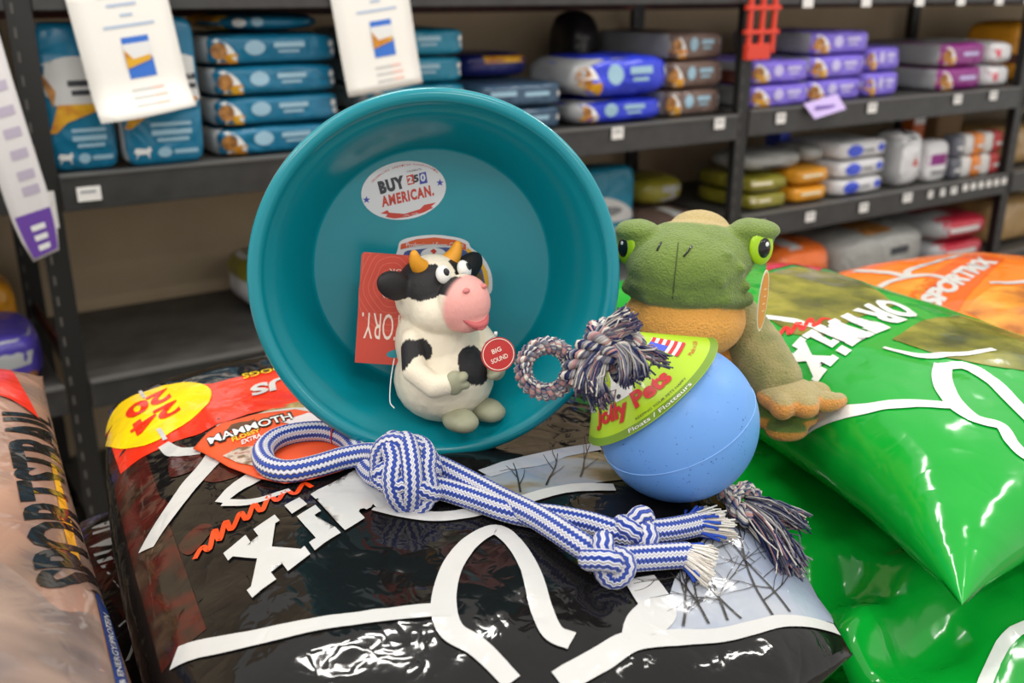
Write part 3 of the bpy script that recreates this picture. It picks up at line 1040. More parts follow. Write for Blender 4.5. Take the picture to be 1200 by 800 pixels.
def slab_word(s, widths, gap=0.07, bold=0.02):
    """slab letters side by side, returned in a unit box"""
    tot = sum(widths) + gap * (len(s) - 1)
    bm = bmesh.new()
    x = 0.0
    for ch, w_ in zip(s, widths):
        b = outline_bm(slab(ch)) if ch in 'MiIXT' else text_bm(ch, bold=bold)
        for v in b.verts:
            v.co = ((x + v.co.x * w_) / tot, v.co.y, 0)
        me = bpy.data.meshes.new('t'); b.to_mesh(me); b.free(); bm.from_mesh(me); bpy.data.meshes.remove(me)
        x += w_ + gap
    return bm

black_f = film('black_bag_film', (19, 18, 18), 0.07)
white_f = film('print_white_film', (196, 196, 194), 0.12)
black_f.node_tree.nodes['Principled BSDF'].inputs['Specular IOR Level'].default_value = 0.36
red_f = film('print_red_film', (226, 48, 22), 0.16)
yellow_f = film('print_yellow_film', (246, 208, 12), 0.16)
orange_f = film('print_orange_film', (226, 70, 20), 0.16)
inkf = film('print_black_film', (20, 20, 20), 0.14)
wint_f = noise_mix('winter_field_film', [(0.3, (70, 66, 48)), (0.48, (120, 106, 78)), (0.58, (140, 146, 150)), (0.75, (120, 140, 172))], 9, 0.16, FOIL, vec=(1, 2.2, 1), rot=0.5)
sky_f = noise_mix('winter_sky_film', [(0.3, (118, 128, 150)), (0.5, (150, 160, 178)), (0.7, (176, 178, 182))], 5, 0.16, FOIL)
straw_f = noise_mix('straw_film', [(0.35, (110, 92, 58)), (0.55, (170, 150, 96)), (0.7, (206, 190, 140))], 60, 0.2, FOIL)
twig_f = film('twig_print_film', (44, 40, 36), 0.16)
redstain_f = noise_mix('dark_red_print_film', [(0.4, (28, 22, 20)), (0.52, (74, 20, 16)), (0.6, (40, 26, 20)), (0.75, (88, 70, 52))], 16, 0.13, FOIL)
green_f = film('green_bag_film', (10, 158, 48), 0.13, SOFTFOIL)
gwhite_f = film('green_bag_white', (230, 234, 230), 0.16, SOFTFOIL)
gfield_f = noise_mix('green_field_film', [(0.3, (58, 70, 34)), (0.5, (120, 122, 40)), (0.62, (150, 146, 56)), (0.75, (96, 110, 50))], 14, 0.16, SOFTFOIL)
gred_f = film('green_bag_red', (214, 36, 36), 0.16, SOFTFOIL)
gdark_f = film('green_bag_shadow_print', (16, 96, 34), 0.16, SOFTFOIL)
oran_f = film('orange_bag_film', (246, 122, 18), 0.14, SOFTFOIL)
ofield_f = noise_mix('orange_field_film', [(0.35, (150, 78, 18)), (0.5, (206, 126, 30)), (0.65, (226, 156, 52))], 16, 0.16, SOFTFOIL)
tan_f = noise_mix('tan_bag_film', [(0.3, (104, 90, 84)), (0.44, (150, 116, 100)), (0.56, (172, 134, 114)), (0.7, (122, 108, 102))], 4.5, 0.13, FOIL, vec=(1.6, 0.6, 1), rot=-0.4, detail=2)  # greys mixed into the tan imitate reflections on the glossy film

# ---- black bag
t, bv, base = big_bag('glossy black feed bag with white lettering carrying the teal bowl and rope toy', black_f, 'large feed bags',
                      0.03, 0.568, 0.525, 1.35, 0.962, 0.082, 0.065, 1, crump=0.0036, ears=(-0.04, -0.13))
B = Printer(t, bv, base)
BLACK = B
B.poly('red_banner', [(122, 488), (142, 556), (236, 508), (290, 486), (332, 478), (420, 452), (420, 420), (330, 433), (250, 450), (170, 468)], red_f)
B.poly('yellow_oval', [(119, 489), (136, 526), (170, 523), (205, 505), (238, 480), (248, 463), (240, 452), (215, 449), (170, 460), (140, 475)], yellow_f, 0.0012, sm=4)
B.text('grade_digits', text_bm('24', 0.04), (207, 470), (152, 502), (214, 482), red_f, 0.0018)
B.text('grade_digits', text_bm('20', 0.04), (196, 456), (146, 483), (203, 468), red_f, 0.0018)
B.text('white_tick', outline_bm([rect(0, 1, 0, 1)]), (163, 460), (167, 459), (168, 468), white_f, 0.0018)
B.text('white_tick', outline_bm([rect(0, 1, 0, 1)]), (184, 505), (189, 503), (192, 518), white_f, 0.0018)
B.text('banner_text', text_bm('US', 0.04), (342, 440), (293, 455), (345, 452), white_f, 0.0018)
B.text('yellow_text', text_bm('DOGS', 0.02), (330, 430), (283, 440), (333, 435), yellow_f, 0.0018)
B.poly('straw_picture', [(300, 486), (345, 472), (420, 455), (450, 500), (380, 500), (330, 486)], straw_f)
B.stroke('white_line', [(255, 502), (300, 490), (345, 482), (372, 484), (382, 496)], [0.012, 0.016, 0.014, 0.008], white_f)
B.stroke('white_line', [(192, 522), (205, 530), (225, 530), (240, 528)], [0.012, 0.018, 0.016], white_f)
B.stroke('white_line', [(172, 645), (196, 606), (226, 566), (252, 535), (270, 500)], [0.017, 0.02, 0.024, 0.02], white_f)
B.stroke('white_line', [(258, 590), (285, 568), (318, 548), (345, 530)], [0.012, 0.022, 0.024, 0.02], white_f)
B.stroke('white_line', [(262, 590), (300, 588), (340, 575)], [0.01, 0.01, 0.006], white_f)
B.stroke('red_script', [(229, 656), (238, 642), (246, 645), (252, 622), (258, 634), (265, 612), (272, 622), (282, 602), (290, 610), (298, 592), (307, 600), (316, 582), (325, 588), (335, 576), (346, 580), (356, 568), (366, 572)], 0.005, orange_f)
B.text('brand_letters', slab_word('MiX', (1.0, 0.42, 0.86)), (470, 582), (296, 702), (428, 545), white_f)
B.stroke('white_line', [(205, 772), (300, 748), (400, 728), (500, 716), (530, 716)], [0.018, 0.017, 0.016, 0.015], white_f)
B.stroke('white_line', [(600, 800), (560, 760), (528, 738), (520, 705), (530, 665), (552, 636), (580, 622), (602, 636), (622, 670), (634, 712), (648, 742), (670, 752)], [0.016, 0.02, 0.021, 0.018, 0.016, 0.015, 0.017, 0.018, 0.018], white_f)
B.stroke('white_line', [(655, 800), (700, 775), (740, 752), (790, 748), (850, 744), (920, 728), (984, 708)], [0.019, 0.02, 0.017, 0.013, 0.011, 0.01], white_f)
B.stroke('white_line', [(742, 752), (752, 735), (770, 715), (760, 695), (748, 678)], [0.02, 0.03, 0.032, 0.03], white_f)
B.stroke('white_line', [(440, 594), (500, 606), (560, 600), (620, 585), (680, 572), (720, 572)], [0.016, 0.016, 0.015, 0.013], white_f)
B.poly('winter_picture', [(530, 570), (600, 545), (700, 530), (760, 560), (700, 566), (630, 580), (560, 590)], wint_f)
B.poly('sky_picture', [(560, 552), (640, 530), (700, 520), (705, 528), (640, 545), (575, 560)], sky_f, 0.0011)
B.poly('winter_picture', [(770, 740), (780, 712), (790, 680), (850, 600), (885, 562), (920, 580), (952, 612), (972, 660), (980, 702), (900, 730), (840, 738)], sky_f)
rr = random.Random(5)
def twig(u, v, ang, ln, wd, depth):
    p = [(u, v)]
    a = ang
    for k in range(4):
        a += rr.uniform(-0.25, 0.25)
        p.append((p[-1][0] + cos(a) * ln / 4, p[-1][1] - sin(a) * ln / 4))
    if all(B.hit(*q) for q in p):
        B.stroke('twig_print', p, [wd, wd * 0.4], twig_f, 0.0014, 3)
    if depth:
        for k in (1, 2, 3):
            twig(p[k][0], p[k][1], a + rr.choice((-1, 1)) * rr.uniform(0.4, 0.9), ln * 0.55, wd * 0.55, depth - 1)
B.poly('brush_picture', [(850, 612), (885, 566), (925, 584), (955, 616), (962, 640), (920, 625), (880, 622)], noise_mix('brush_film', [(0.35, (92, 84, 74)), (0.5, (132, 124, 112)), (0.65, (160, 154, 146))], 40, 0.16, FOIL, vec=(3, 1, 1), rot=0.5), 0.001, sm=3)
for u, v, a, ln in ((830, 732, 2.0, 90), (868, 726, 2.2, 120), (925, 718, 2.3, 140), (972, 700, 1.8, 110), (890, 724, 1.6, 130), (945, 710, 1.3, 80), (852, 728, 1.75, 120), (905, 722, 1.9, 130), (960, 700, 2.1, 120), (800, 735, 1.4, 70), (880, 726, 1.2, 100), (930, 715, 1.5, 90)):
    twig(u, v, a, ln, 0.0024, 2)
for u, v, a, ln in ((640, 570, 1.3, 40), (610, 578, 1.8, 35), (680, 560, 1.4, 40)):
    twig(u, v, a, ln, 0.002, 1)
for pts in ([(225, 552), (260, 545), (290, 552), (250, 566)], [(205, 520), (240, 540), (200, 560)], [(165, 600), (190, 585), (200, 600), (175, 625)], [(210, 640), (235, 615), (250, 620), (225, 650)]):
    B.poly('dark_red_picture', pts, redstain_f, sm=4)
# ---- tan bag to the left
def lean(q, a, b, side):
    return q - WD * (b * 0.085)
t, bv, base = big_bag('pinkish tan feed bag with black lettering and orange end band', tan_f, 'large feed bags',
                      -0.56, 0.040, 0.36, 1.42, 1.0, 0.112, 0.09, 4, crump=0.0035, p=(2.4, 3.6), extra=lean)
T = Printer(t, bv, base)
T.poly('orange_band', [(-90, 436), (-30, 430), (4, 432), (28, 458), (46, 492), (22, 474), (0, 464), (-60, 455), (-90, 452)], red_f)
T.poly('painted_reflection', [(-60, 640), (20, 672), (70, 715), (112, 722), (122, 760), (134, 830), (-60, 830)], noise_mix('painted_reflection_film', [(0.3, (84, 76, 76)), (0.45, (128, 110, 102)), (0.58, (150, 128, 116)), (0.7, (176, 160, 150))], 7, 0.13, FOIL, vec=(1, 2, 1), rot=0.8, detail=3), 0.0004, sm=4)  # grey-brown patch painted on the lower part, standing in for reflections in the plastic
T.stroke('black_line', [(-60, 456), (0, 465), (22, 475), (44, 491)], 0.002, inkf)
T.text('brand_letters', text_bm('SPORTSTRAIL', 0.035, 0.15), (140, 705), (70, 498), (46, 700), inkf, 0.0008)
T.stroke('yellow_stripe', [(62, 545), (72, 585), (82, 630), (90, 660)], [0.004, 0.008, 0.006], film('print_amber_film', (214, 150, 30), 0.2), 0.0005)
T.text('blue_label', outline_bm([rect(0, 1, 0, 1)]), (150, 806), (126, 716), (136, 806), film('print_blue_film', (24, 58, 120), 0.2), 0.0008)
T.text('blue_label_text', text_bm('& ENERGY/PROTEIN', 0.01), (146, 804), (126, 724), (139, 804), white_f, 0.0014)

# ---- green bags
t, bv, base = big_bag('glossy green feed bag with white lettering beside the plush frog', green_f, 'large feed bags',
                      0.655, 1.2, 0.495, 1.40, 1.005, 0.093, 0.07, 7, crump=0.0035, ears=(0.16, 0.0), p=(2.8, 4.0))
G = Printer(t, bv, base)
G.poly('red_edge', [(898, 300), (905, 288), (940, 298), (985, 318), (960, 318), (930, 310), (898, 318)], gred_f)
G.poly('field_picture', [(898, 322), (930, 313), (985, 322), (1030, 342), (1050, 358), (1000, 375), (960, 398), (930, 392), (898, 372)], gfield_f)
G.poly('field_picture', [(1045, 398), (1085, 375), (1130, 372), (1200, 395), (1260, 420), (1260, 440), (1180, 432), (1110, 420), (1075, 408)], gfield_f)
G.stroke('white_line', [(896, 372), (925, 376), (950, 382), (968, 388)], [0.012, 0.014, 0.008], gwhite_f)
G.stroke('red_script', [(912, 396), (922, 384), (926, 392), (936, 378), (940, 388), (950, 374), (955, 384), (965, 374), (985, 380)], 0.006, gred_f)
G.text('brand_letters', slab_word('ORTMiX', (0.78, 0.8, 0.72, 1.0, 0.42, 0.86), 0.04, 0.05), (1036, 350), (912, 426), (1082, 369), gwhite_f, 0.0014)
G.stroke('white_line', [(908, 500), (960, 488), (1010, 480), (1060, 474), (1112, 476)], [0.014, 0.016, 0.016, 0.014], gwhite_f)
G.stroke('white_line', [(1105, 428), (1104, 446), (1116, 470), (1140, 490), (1172, 500), (1186, 520), (1204, 535), (1240, 545)], [0.02, 0.022, 0.018, 0.014, 0.016, 0.016], gwhite_f)
G.stroke('white_line', [(1104, 430), (1130, 430), (1160, 446), (1185, 470), (1215, 500)], [0.018, 0.016, 0.018, 0.018], gwhite_f)
G.stroke('white_line', [(1035, 408), (1080, 418), (1120, 416), (1165, 410)], [0.008, 0.014, 0.01], gwhite_f)

def plain(label, m, *a, **k):
    return Printer(*big_bag(label, m, 'large feed bags', *a, nu=64, nv=80, **k))
def wl_px(u, v, z):
    r_ = cam_ray(u, v)
    q = CAM + r_ * ((z - CAM.z) / r_.z)
    return q.dot(WD), q.dot(LD)
def ridge_fn(lines):
    segs = [(wl_px(*a, 0.93), wl_px(*b, 0.93), h, wd_) for a, b, h, wd_ in lines]
    def f(w_, l_):
        z = 0.0
        for (aw, al), (bw, bl), h, wd_ in segs:
            dx, dy = bw - aw, bl - al
            L2 = dx * dx + dy * dy
            t_ = max(0, min(1, ((w_ - aw) * dx + (l_ - al) * dy) / L2))
            d_ = sqrt((w_ - aw - t_ * dx) ** 2 + (l_ - al - t_ * dy) ** 2)
            z += h * max(0, 1 - d_ / wd_)
        return z
    return f
G2 = plain('creased green feed bag lying under the lettered green bag', green_f, 0.60, 1.16, 0.455, 1.36, 0.852, 0.08, 0.07, 11, crump=0.009, ears=(0.08, 0.0), p=(2.6, 3.4), sag=ridge_fn([((975, 725), (1100, 655), 0.030, 0.05), ((1010, 735), (1100, 800), 0.026, 0.05), ((1000, 660), (1090, 700), -0.03, 0.05), ((1040, 740), (1130, 720), -0.015, 0.04)]))
G2.stroke('white_line', [(1150, 810), (1170, 765), (1190, 740), (1230, 720)], 0.012, gwhite_f)
B2 = plain('black feed bag with bare tree picture under the lettered black bag', black_f, -0.045, 0.6, 0.49, 1.33, 0.81, 0.085, 0.065, 12, crump=0.005, ears=(0, -0.06))
bark_f = noise_mix('tree_bark_film', [(0.35, (58, 52, 46)), (0.5, (120, 106, 90)), (0.65, (150, 138, 122))], 30, 0.2, FOIL, vec=(6, 1, 1), rot=-0.9)
B2.poly('tree_picture', [(740, 830), (800, 772), (850, 752), (905, 768), (940, 810), (900, 850), (780, 850)], bark_f)
for src in (B, B2):
    src.side('flank_picture', outline_bm([[(0, 0), (1, 0), (1, 1), (0, 1)]]), (118, 520), (190, 790), (160, 500), redstain_f, 0.0005)
    if all(src.hit(*q) for q in ((125, 600), (150, 660), (158, 690))):
        src.side('flank_text', text_bm('SPORTMiX', 0.03, -0.2), (112, 612), (146, 704), (128, 596), white_f, 0.0016)
        src.stroke('flank_line', [(140, 735), (150, 728), (160, 738), (156, 760), (150, 775)], 0.004, white_f)
        break
T2 = plain('tan feed bag lying under the lettered tan bag', tan_f, -0.58, -0.06, 0.38, 1.2, 0.83, 0.07, 0.07, 13)
# ---- orange bag behind
t, bv, base = big_bag('orange feed bag with white lettering behind the green bag', oran_f, 'large feed bags',
                      1.2, 1.78, 0.62, 1.42, 0.955, 0.085, 0.075, 9, crump=0.003, p=(2.6, 3.6), ears=(0, 0))
OR = Printer(t, bv, base)
OR.poly('field_picture', [(1022, 352), (1040, 335), (1075, 328), (1112, 328), (1078, 362), (1050, 362)], ofield_f)
OR.poly('field_picture', [(1130, 365), (1160, 338), (1240, 332), (1260, 400), (1180, 392)], ofield_f)
OR.stroke('white_line', [(1000, 318), (1040, 320), (1062, 324), (1064, 318), (1080, 312), (1100, 306), (1126, 299)], [0.014, 0.012, 0.014, 0.012], white_f)
OR.stroke('white_line', [(1026, 340), (1045, 330), (1065, 325), (1090, 323), (1112, 328)], 0.014, white_f)
OR.stroke('white_line', [(1160, 332), (1185, 332), (1215, 328)], 0.014, white_f)
OR.poly('dark_band', [(1075, 366), (1060, 352), (1140, 298), (1178, 304), (1120, 370)], film('orange_deep_film', (226, 92, 12), 0.16, SOFTFOIL))
OR.text('brand_letters', text_bm('SPORTMiX', 0.06), (1098, 366), (1170, 308), (1076, 352), white_f)
O2 = plain('orange feed bag lying under the lettered orange bag', oran_f, 1.2, 1.78, 0.6, 1.42, 0.81, 0.065, 0.07, 14)
# ---- the layers further down the piles
for (nm, m, w0, w1, l0, l1, zs) in (('tan', tan_f, -0.57, 0.02, 0.38, 1.26, 0.755), ('black', black_f, 0.04, 0.6, 0.5, 1.34, 0.74),
                                    ('green', green_f, 0.62, 1.16, 0.48, 1.36, 0.775), ('orange', oran_f, 1.2, 1.78, 0.6, 1.42, 0.735)):
    n_ = 5
    dz = zs / n_
    first = None
    lays = ['top layer of the plain lower', 'second layer of the plain lower', 'middle layer of the plain lower', 'layer just above the bottom of the', 'bottom layer resting on the floor of the']
    for k in range(n_):
        zm = zs - dz * (k + 0.5) + 0.0
        if first is None:
            vs_, fs = pillow(w0, w1, l0, l1, zm, dz * 0.5, dz * 0.49, 20 + k, nu=20, nv=24, crump=0.003)
            b0 = WL((w0 + w1) / 2, (l0 + l1) / 2, zm)
            first = thing('feed_bag', f'plain {nm} feed bag, {lays[k]} {nm} pile', 'bag', b0, 0, f'lower {nm} bags of the pile')
            from_py('body', [v - b0 for v in vs_], fs, m, first)
        else:
            c = copy_tree(first)
            c.location = WL((w0 + w1) / 2, (l0 + l1) / 2, zm)
            c['label'] = f'plain {nm} feed bag, {lays[k]} {nm} pile'

# ================================================================== TEAL BOWL
bowl_m = mat('teal_plastic', (4, 134, 148), 0.22)
nb = Vector((0.127, -0.977, 0.156)).normalized()
BC = Vector((-0.0746, 0.9655, 1.2245))
upv = (Vector((0, 0, 1)) - nb * nb.z).normalized()
bx = upv.cross(nb)
BM = Matrix((bx, upv, nb)).transposed().to_4x4()
BM = BM @ Matrix.Scale(1.012, 4)
BM.translation = BC
t = thing('feed_bowl', 'large round teal plastic feed bowl leaning on the black bag', 'bowl')
t.matrix_world = BM
BOWL = t
prof_b = []
for k in range(9):                                       # rolled lip, from the inside over to the outside
    a = pi * 1.0 - pi * 1.15 * k / 8
    prof_b.append((0.1785 + 0.0075 * cos(a), -0.006 + 0.0075 * sin(a)))
inner = [(0.1265, -0.1015), (0.1285, -0.1008), (0.1300, -0.0992), (0.1312, -0.0962), (0.135, -0.086), (0.145, -0.057), (0.158, -0.026), (0.164, -0.016), (0.1685, -0.0115)]
outer = [(0.184, -0.016), (0.179, -0.022), (0.172, -0.026), (0.166, -0.04), (0.148, -0.085), (0.142, -0.1), (0.136, -0.1055), (0.11, -0.1065)]
lathe('body', [(0.0005, -0.1015), (0.06, -0.1015)] + inner + prof_b + outer + [(0.0005, -0.1065)], bowl_m, t, seg=160, closed_top=False)
BMI = BM.inverted()
def bowl_pt(u, v, h=-0.1015):
    o_, r_ = BMI @ CAM, (BMI.to_3x3() @ cam_ray(u, v))
    k = (h - o_.z) / r_.z
    q = o_ + r_ * k
    return Vector((q.x, q.y))
def flat(name, bm, m, parent, z):
    for v in bm.verts:
        v.co.z = z
    return from_bm(name, bm, m, parent, smooth=False)
def bowl_text(name, s, o, x, y, m, parent, z, bold=0.02, sp=1.0):
    return flat(name, affine(text_bm(s, bold, 0.0, sp), bowl_pt(*o), bowl_pt(*x), bowl_pt(*y)), m, parent, z)
def bowl_poly(name, pts, m, parent, z, sm=0):
    P = [bowl_pt(*p) for p in pts]
    if sm:
        P = [Vector((q.x, q.y)) for q in smooth_path([Vector((q.x, q.y, 0)) for q in P], sm, closed=True)]
    return flat(name, outline_bm([P]), m, parent, z)
stk = mat('sticker_white', (214, 214, 216), 0.3)
s_red = mat('sticker_red', (192, 56, 40), 0.35)
s_ink = mat('sticker_ink', (48, 50, 58), 0.35)
s_blu = mat('sticker_blue', (54, 66, 158), 0.35)
Z0 = -0.1011
def ell_px(cx, cy, rx, ry, rot, n=44):
    return [(cx + rx * cos(a) * cos(rot) - ry * sin(a) * sin(rot), cy - rx * cos(a) * sin(rot) - ry * sin(a) * cos(rot)) for a in [2 * pi * k / n for k in range(n)]]
sk = bowl_poly('sticker', ell_px(473, 223, 50, 34, radians(9)), stk, BOWL, Z0)
sk['label'] = 'white oval sticker reading BUY AMERICAN'
bowl_text('sticker_text', 'BUY', (446, 228), (476, 220), (442, 213), s_ink, sk, Z0 + 0.0003, 0.075, 1.2)
bowl_text('sticker_text', 'AMERICAN.', (448, 243), (509, 229), (446, 230), s_red, sk, Z0 + 0.0003, 0.045, 1.16)
bowl_poly('digit_tile', [(476, 206), (484, 204), (486, 215), (478, 217)], s_red, sk, Z0 + 0.0003)
bowl_poly('digit_tile', [(491, 203), (499, 201), (501, 214), (492, 216)], s_blu, sk, Z0 + 0.0003)
bowl_text('sticker_text', '2', (478, 215), (484, 214), (477, 207), stk, sk, Z0 + 0.0006, 0.04)
bowl_text('sticker_text', '5', (485, 214), (491, 213), (484, 205), s_ink, sk, Z0 + 0.0006, 0.05)
bowl_text('sticker_text', '0', (493, 213), (499, 212), (492, 204), stk, sk, Z0 + 0.0006, 0.04)
bowl_text('sticker_text', 'CELEBRATE', (477, 202), (494, 199), (476.5, 200), s_ink, sk, Z0 + 0.0003, 0.0)
for cx, cy in ((429.5, 234), (515.5, 214)):
    bowl_poly('star', [(cx + (4.6 if k % 2 == 0 else 1.9) * sin(k * pi / 5), cy - (4.6 if k % 2 == 0 else 1.9) * cos(k * pi / 5)) for k in range(10)], s_blu, sk, Z0 + 0.0003)
bowl_poly('ribbon', [(446, 250), (454, 246), (456, 249), (474, 250.5), (492, 245), (497, 240), (511, 237), (505, 242), (508, 243), (496, 249), (478, 254), (462, 256), (452, 254), (454, 251)], s_red, sk, Z0 + 0.0003)
bowl_text('sticker_text', '1776 - 2026', (473, 254), (490, 250.5), (472.6, 252), stk, sk, Z0 + 0.0006, 0.0)
# words along the upper edge of the sticker
wd = 'CELEBRATES AMERICAN MANUFACTURING'
for k, ch in enumerate(wd):
    if ch == ' ':
        continue
    a = radians(148 - 116 * k / (len(wd) - 1))
    cx, cy = 473 + 44 * cos(a) + 1.5, 223 - 28.5 * sin(a) - (44 * cos(a)) * 0.15
    tx, ty = sin(a) * 44, cos(a) * 28.5 - sin(a) * 44 * 0.15
    ln = sqrt(tx * tx + ty * ty)
    tx, ty = tx / ln, ty / ln
    bowl_text('sticker_text', ch, (cx - tx * 0.9 , cy - ty * 0.9), (cx + tx * 0.9, cy + ty * 0.9), (cx - tx * 0.9 + ty * 2.2, cy - ty * 0.9 - tx * 2.2), s_red, sk, Z0 + 0.0003, 0.0)
# farm grade label lower on the floor of the bowl
lab = bowl_poly('farm_label', [(466, 292), (470, 282), (486, 277), (510, 275), (535, 278), (548, 283), (552, 290), (564, 299), (573, 313), (577, 330), (572, 346), (540, 352), (500, 352), (470, 346), (460, 320)], stk, BOWL, Z0 + 0.0001, sm=4)
lab['label'] = 'oval farm grade label with orange banner'
bowl_poly('landscape_band', [(472, 300), (490, 292), (530, 290), (552, 297), (564, 312), (568, 328), (564, 344), (480, 346)], mat('label_dusk', (70, 84, 140), 0.4), lab, Z0 + 0.0004, sm=4)
bowl_poly('field_band', [(530, 318), (545, 312), (562, 318), (566, 330), (563, 344), (530, 344)], mat('label_field', (96, 80, 40), 0.5), lab, Z0 + 0.0006, sm=3)
bowl_poly('gold_rim', [(548, 290), (562, 302), (571, 318), (573, 332), (570, 344), (566, 343), (568, 330), (565, 316), (557, 304), (546, 294)], mat('label_gold', (226, 172, 40), 0.4), lab, Z0 + 0.0006)
bowl_poly('orange_banner', [(469, 292), (470, 286), (488, 280), (510, 278), (534, 281), (546, 286), (546, 293), (530, 288), (508, 286), (488, 288)], mat('label_orange', (206, 84, 40), 0.4), lab, Z0 + 0.0007)
bowl_text('label_text', 'Professional Farm Grade', (476, 289.5), (543, 289.5), (476, 284), stk, lab, Z0 + 0.001, 0.0)
bowl_poly('white_oval', ell_px(508, 298, 15, 8, 0), stk, lab, Z0 + 0.0009)
bowl_poly('red_figure', [(505, 303), (507, 296), (504, 294), (508, 291), (512, 294), (509, 297), (511, 303), (508.5, 299)], s_red, lab, Z0 + 0.0012)

# ================================================================== COW
CR = thing('cow_toy', 'white and black latex cow toy with pink muzzle sitting in the teal bowl', 'toy', (-0.072, 0.988, 1.068), 0)
CR.rotation_euler = (radians(-3), 0, radians(44))
CR.scale = (1.0, 1.0, 1.0)
cow_m = attr_mat('cow_latex', 0.55, (700, 0.0006), spec=0.35, bscale=(1.0, 1.0, 0.35))
CW, CB, CP, CG = (236, 226, 204), (34, 32, 34), (242, 172, 164), (150, 150, 122)
def cowcol(p, n_):
    c = CW
    # pink muzzle
    d = ((p.x / 0.031) ** 2 + ((p.y + 0.052) / 0.030) ** 2 + ((p.z - 0.128) / 0.033) ** 2)
    wob = 0.004 * noise.noise(p * 60)
    if p.z > 0.136 + 0.35 * max(0, -p.y - 0.02) + wob and abs(p.x + 0.0) > 0.0065 + wob and p.y < 0.045:
        c = CB
    if p.z > 0.168 and abs(p.x) < 0.02 and p.y > -0.01:
        c = CW
    c = mixc(CP, c, sstep(0.85, 1.12, d))
    if ((p.y + 0.012) / 0.011) ** 2 + ((p.z - 0.083) / 0.015) ** 2 < 1 + 8 * wob * 10 and p.x < -0.03:
        c = CB
    if ((p.x - 0.006) / 0.021) ** 2 + ((p.z - 0.062) / 0.020) ** 2 < 1 + 60 * wob and p.y < -0.02:
        c = CB
    if p.z > 0.02 and ((p.x - 0.035) / 0.012) ** 2 + ((p.z - 0.05) / 0.02) ** 2 < 1 and p.y > 0.01:
        c = CB
    return c
Rz = lambda a: Matrix.Rotation(a, 3, 'Z')
Ry = lambda a: Matrix.Rotation(a, 3, 'Y')
Rx = lambda a: Matrix.Rotation(a, 3, 'X')
fuse('body', [('e', (0, -0.002, 0.042), (0.055, 0.052, 0.047)), ('e', (0, 0.006, 0.080), (0.047, 0.042, 0.05)),
              ('e', (0, 0.008, 0.132), (0.042, 0.040, 0.042)), ('e', (0, -0.010, 0.120), (0.042, 0.038, 0.028)),
              ('e', (0, -0.040, 0.130), (0.029, 0.026, 0.030)), ('e', (0, -0.044, 0.116), (0.022, 0.020, 0.016)),
              ('e', (-0.048, 0.008, 0.150), (0.024, 0.009, 0.015), Ry(0.45)), ('e', (0.048, 0.008, 0.150), (0.024, 0.009, 0.015), Ry(-0.45)),
              ('c', [((-0.040, -0.004, 0.093), 0.013), ((-0.052, -0.018, 0.066), 0.0125), ((-0.044, -0.038, 0.052), 0.012), ((-0.034, -0.048, 0.054), 0.011)]),
              ('c', [((0.040, -0.004, 0.093), 0.013), ((0.052, -0.018, 0.066), 0.0125), ((0.046, -0.036, 0.054), 0.012), ((0.036, -0.046, 0.056), 0.011)])],
     0.0017, 5, cow_m, CR, cowcol, flatten=0.001)
hoof_m = mat('hoof_latex', (158, 158, 132), 0.55)
for sx in (-1, 1):
    fuse('hand', [('e', (sx * 0.029, -0.053, 0.055), (0.011, 0.009, 0.013)), ('e', (sx * 0.023, -0.057, 0.060), (0.008, 0.007, 0.005), Ry(sx * 0.4)), ('e', (sx * 0.022, -0.057, 0.052), (0.009, 0.007, 0.005), Ry(sx * -0.3))],
         0.0012, 3, hoof_m, CR)
    fuse('foot', [('e', (sx * 0.019, -0.046, 0.010), (0.017, 0.020, 0.012)), ('e', (sx * 0.019, -0.055, 0.009), (0.015, 0.013, 0.010))], 0.0014, 3, hoof_m, CR, flatten=-0.001)
    horn = tube('horn', smooth_path([(sx * 0.018, 0.002, 0.163), (sx * 0.026, 0.0, 0.172), (sx * 0.030, -0.002, 0.184)], 6), lambda q: 0.0078 * (1 - q) ** 0.6 + 0.0022, mat('horn_yellow', (232, 158, 34), 0.5), CR, seg=14)
    ey = from_bm('eye', (lambda b: (bmesh.ops.create_uvsphere(b, u_segments=20, v_segments=12, radius=1), b)[1])(bmesh.new()), mat('eye_white', (236, 234, 228), 0.35), CR)
    ey.location = (sx * 0.0138, -0.0275, 0.1605)
    ey.scale = (0.0082, 0.0062, 0.0098)
    ey.rotation_euler = (radians(-22), 0, sx * radians(14))
    pu = from_bm('pupil', (lambda b: (bmesh.ops.create_uvsphere(b, u_segments=14, v_segments=8, radius=1), b)[1])(bmesh.new()), mat('eye_black', (18, 18, 18), 0.25), ey)
    pu.location = (0.12, -0.86, 0.12)
    pu.scale = (0.42, 0.3, 0.42)
    no = from_bm('nostril', (lambda b: (bmesh.ops.create_uvsphere(b, u_segments=12, v_segments=8, radius=1), b)[1])(bmesh.new()), mat('nostril_pink', (214, 128, 126), 0.5), CR)
    no.location = (sx * 0.0115, -0.0585, 0.148)
    no.scale = (0.0042, 0.003, 0.0028)
mo = tube('mouth', smooth_path([(-0.017, -0.057, 0.1195), (-0.008, -0.0625, 0.1125), (0.0, -0.0635, 0.1105), (0.008, -0.0625, 0.1125), (0.017, -0.057, 0.1195)], 6), lambda q: 0.0010 + 0.0036 * sin(pi * q), mat('mouth_dark_pink', (196, 96, 98), 0.5), CR, seg=10)
tube('tongue', [(-0.005, -0.0645, 0.1095), (0, -0.0655, 0.1085), (0.005, -0.0645, 0.1095)], 0.0026, mat('tongue_pink', (226, 120, 124), 0.5), mo, seg=8)
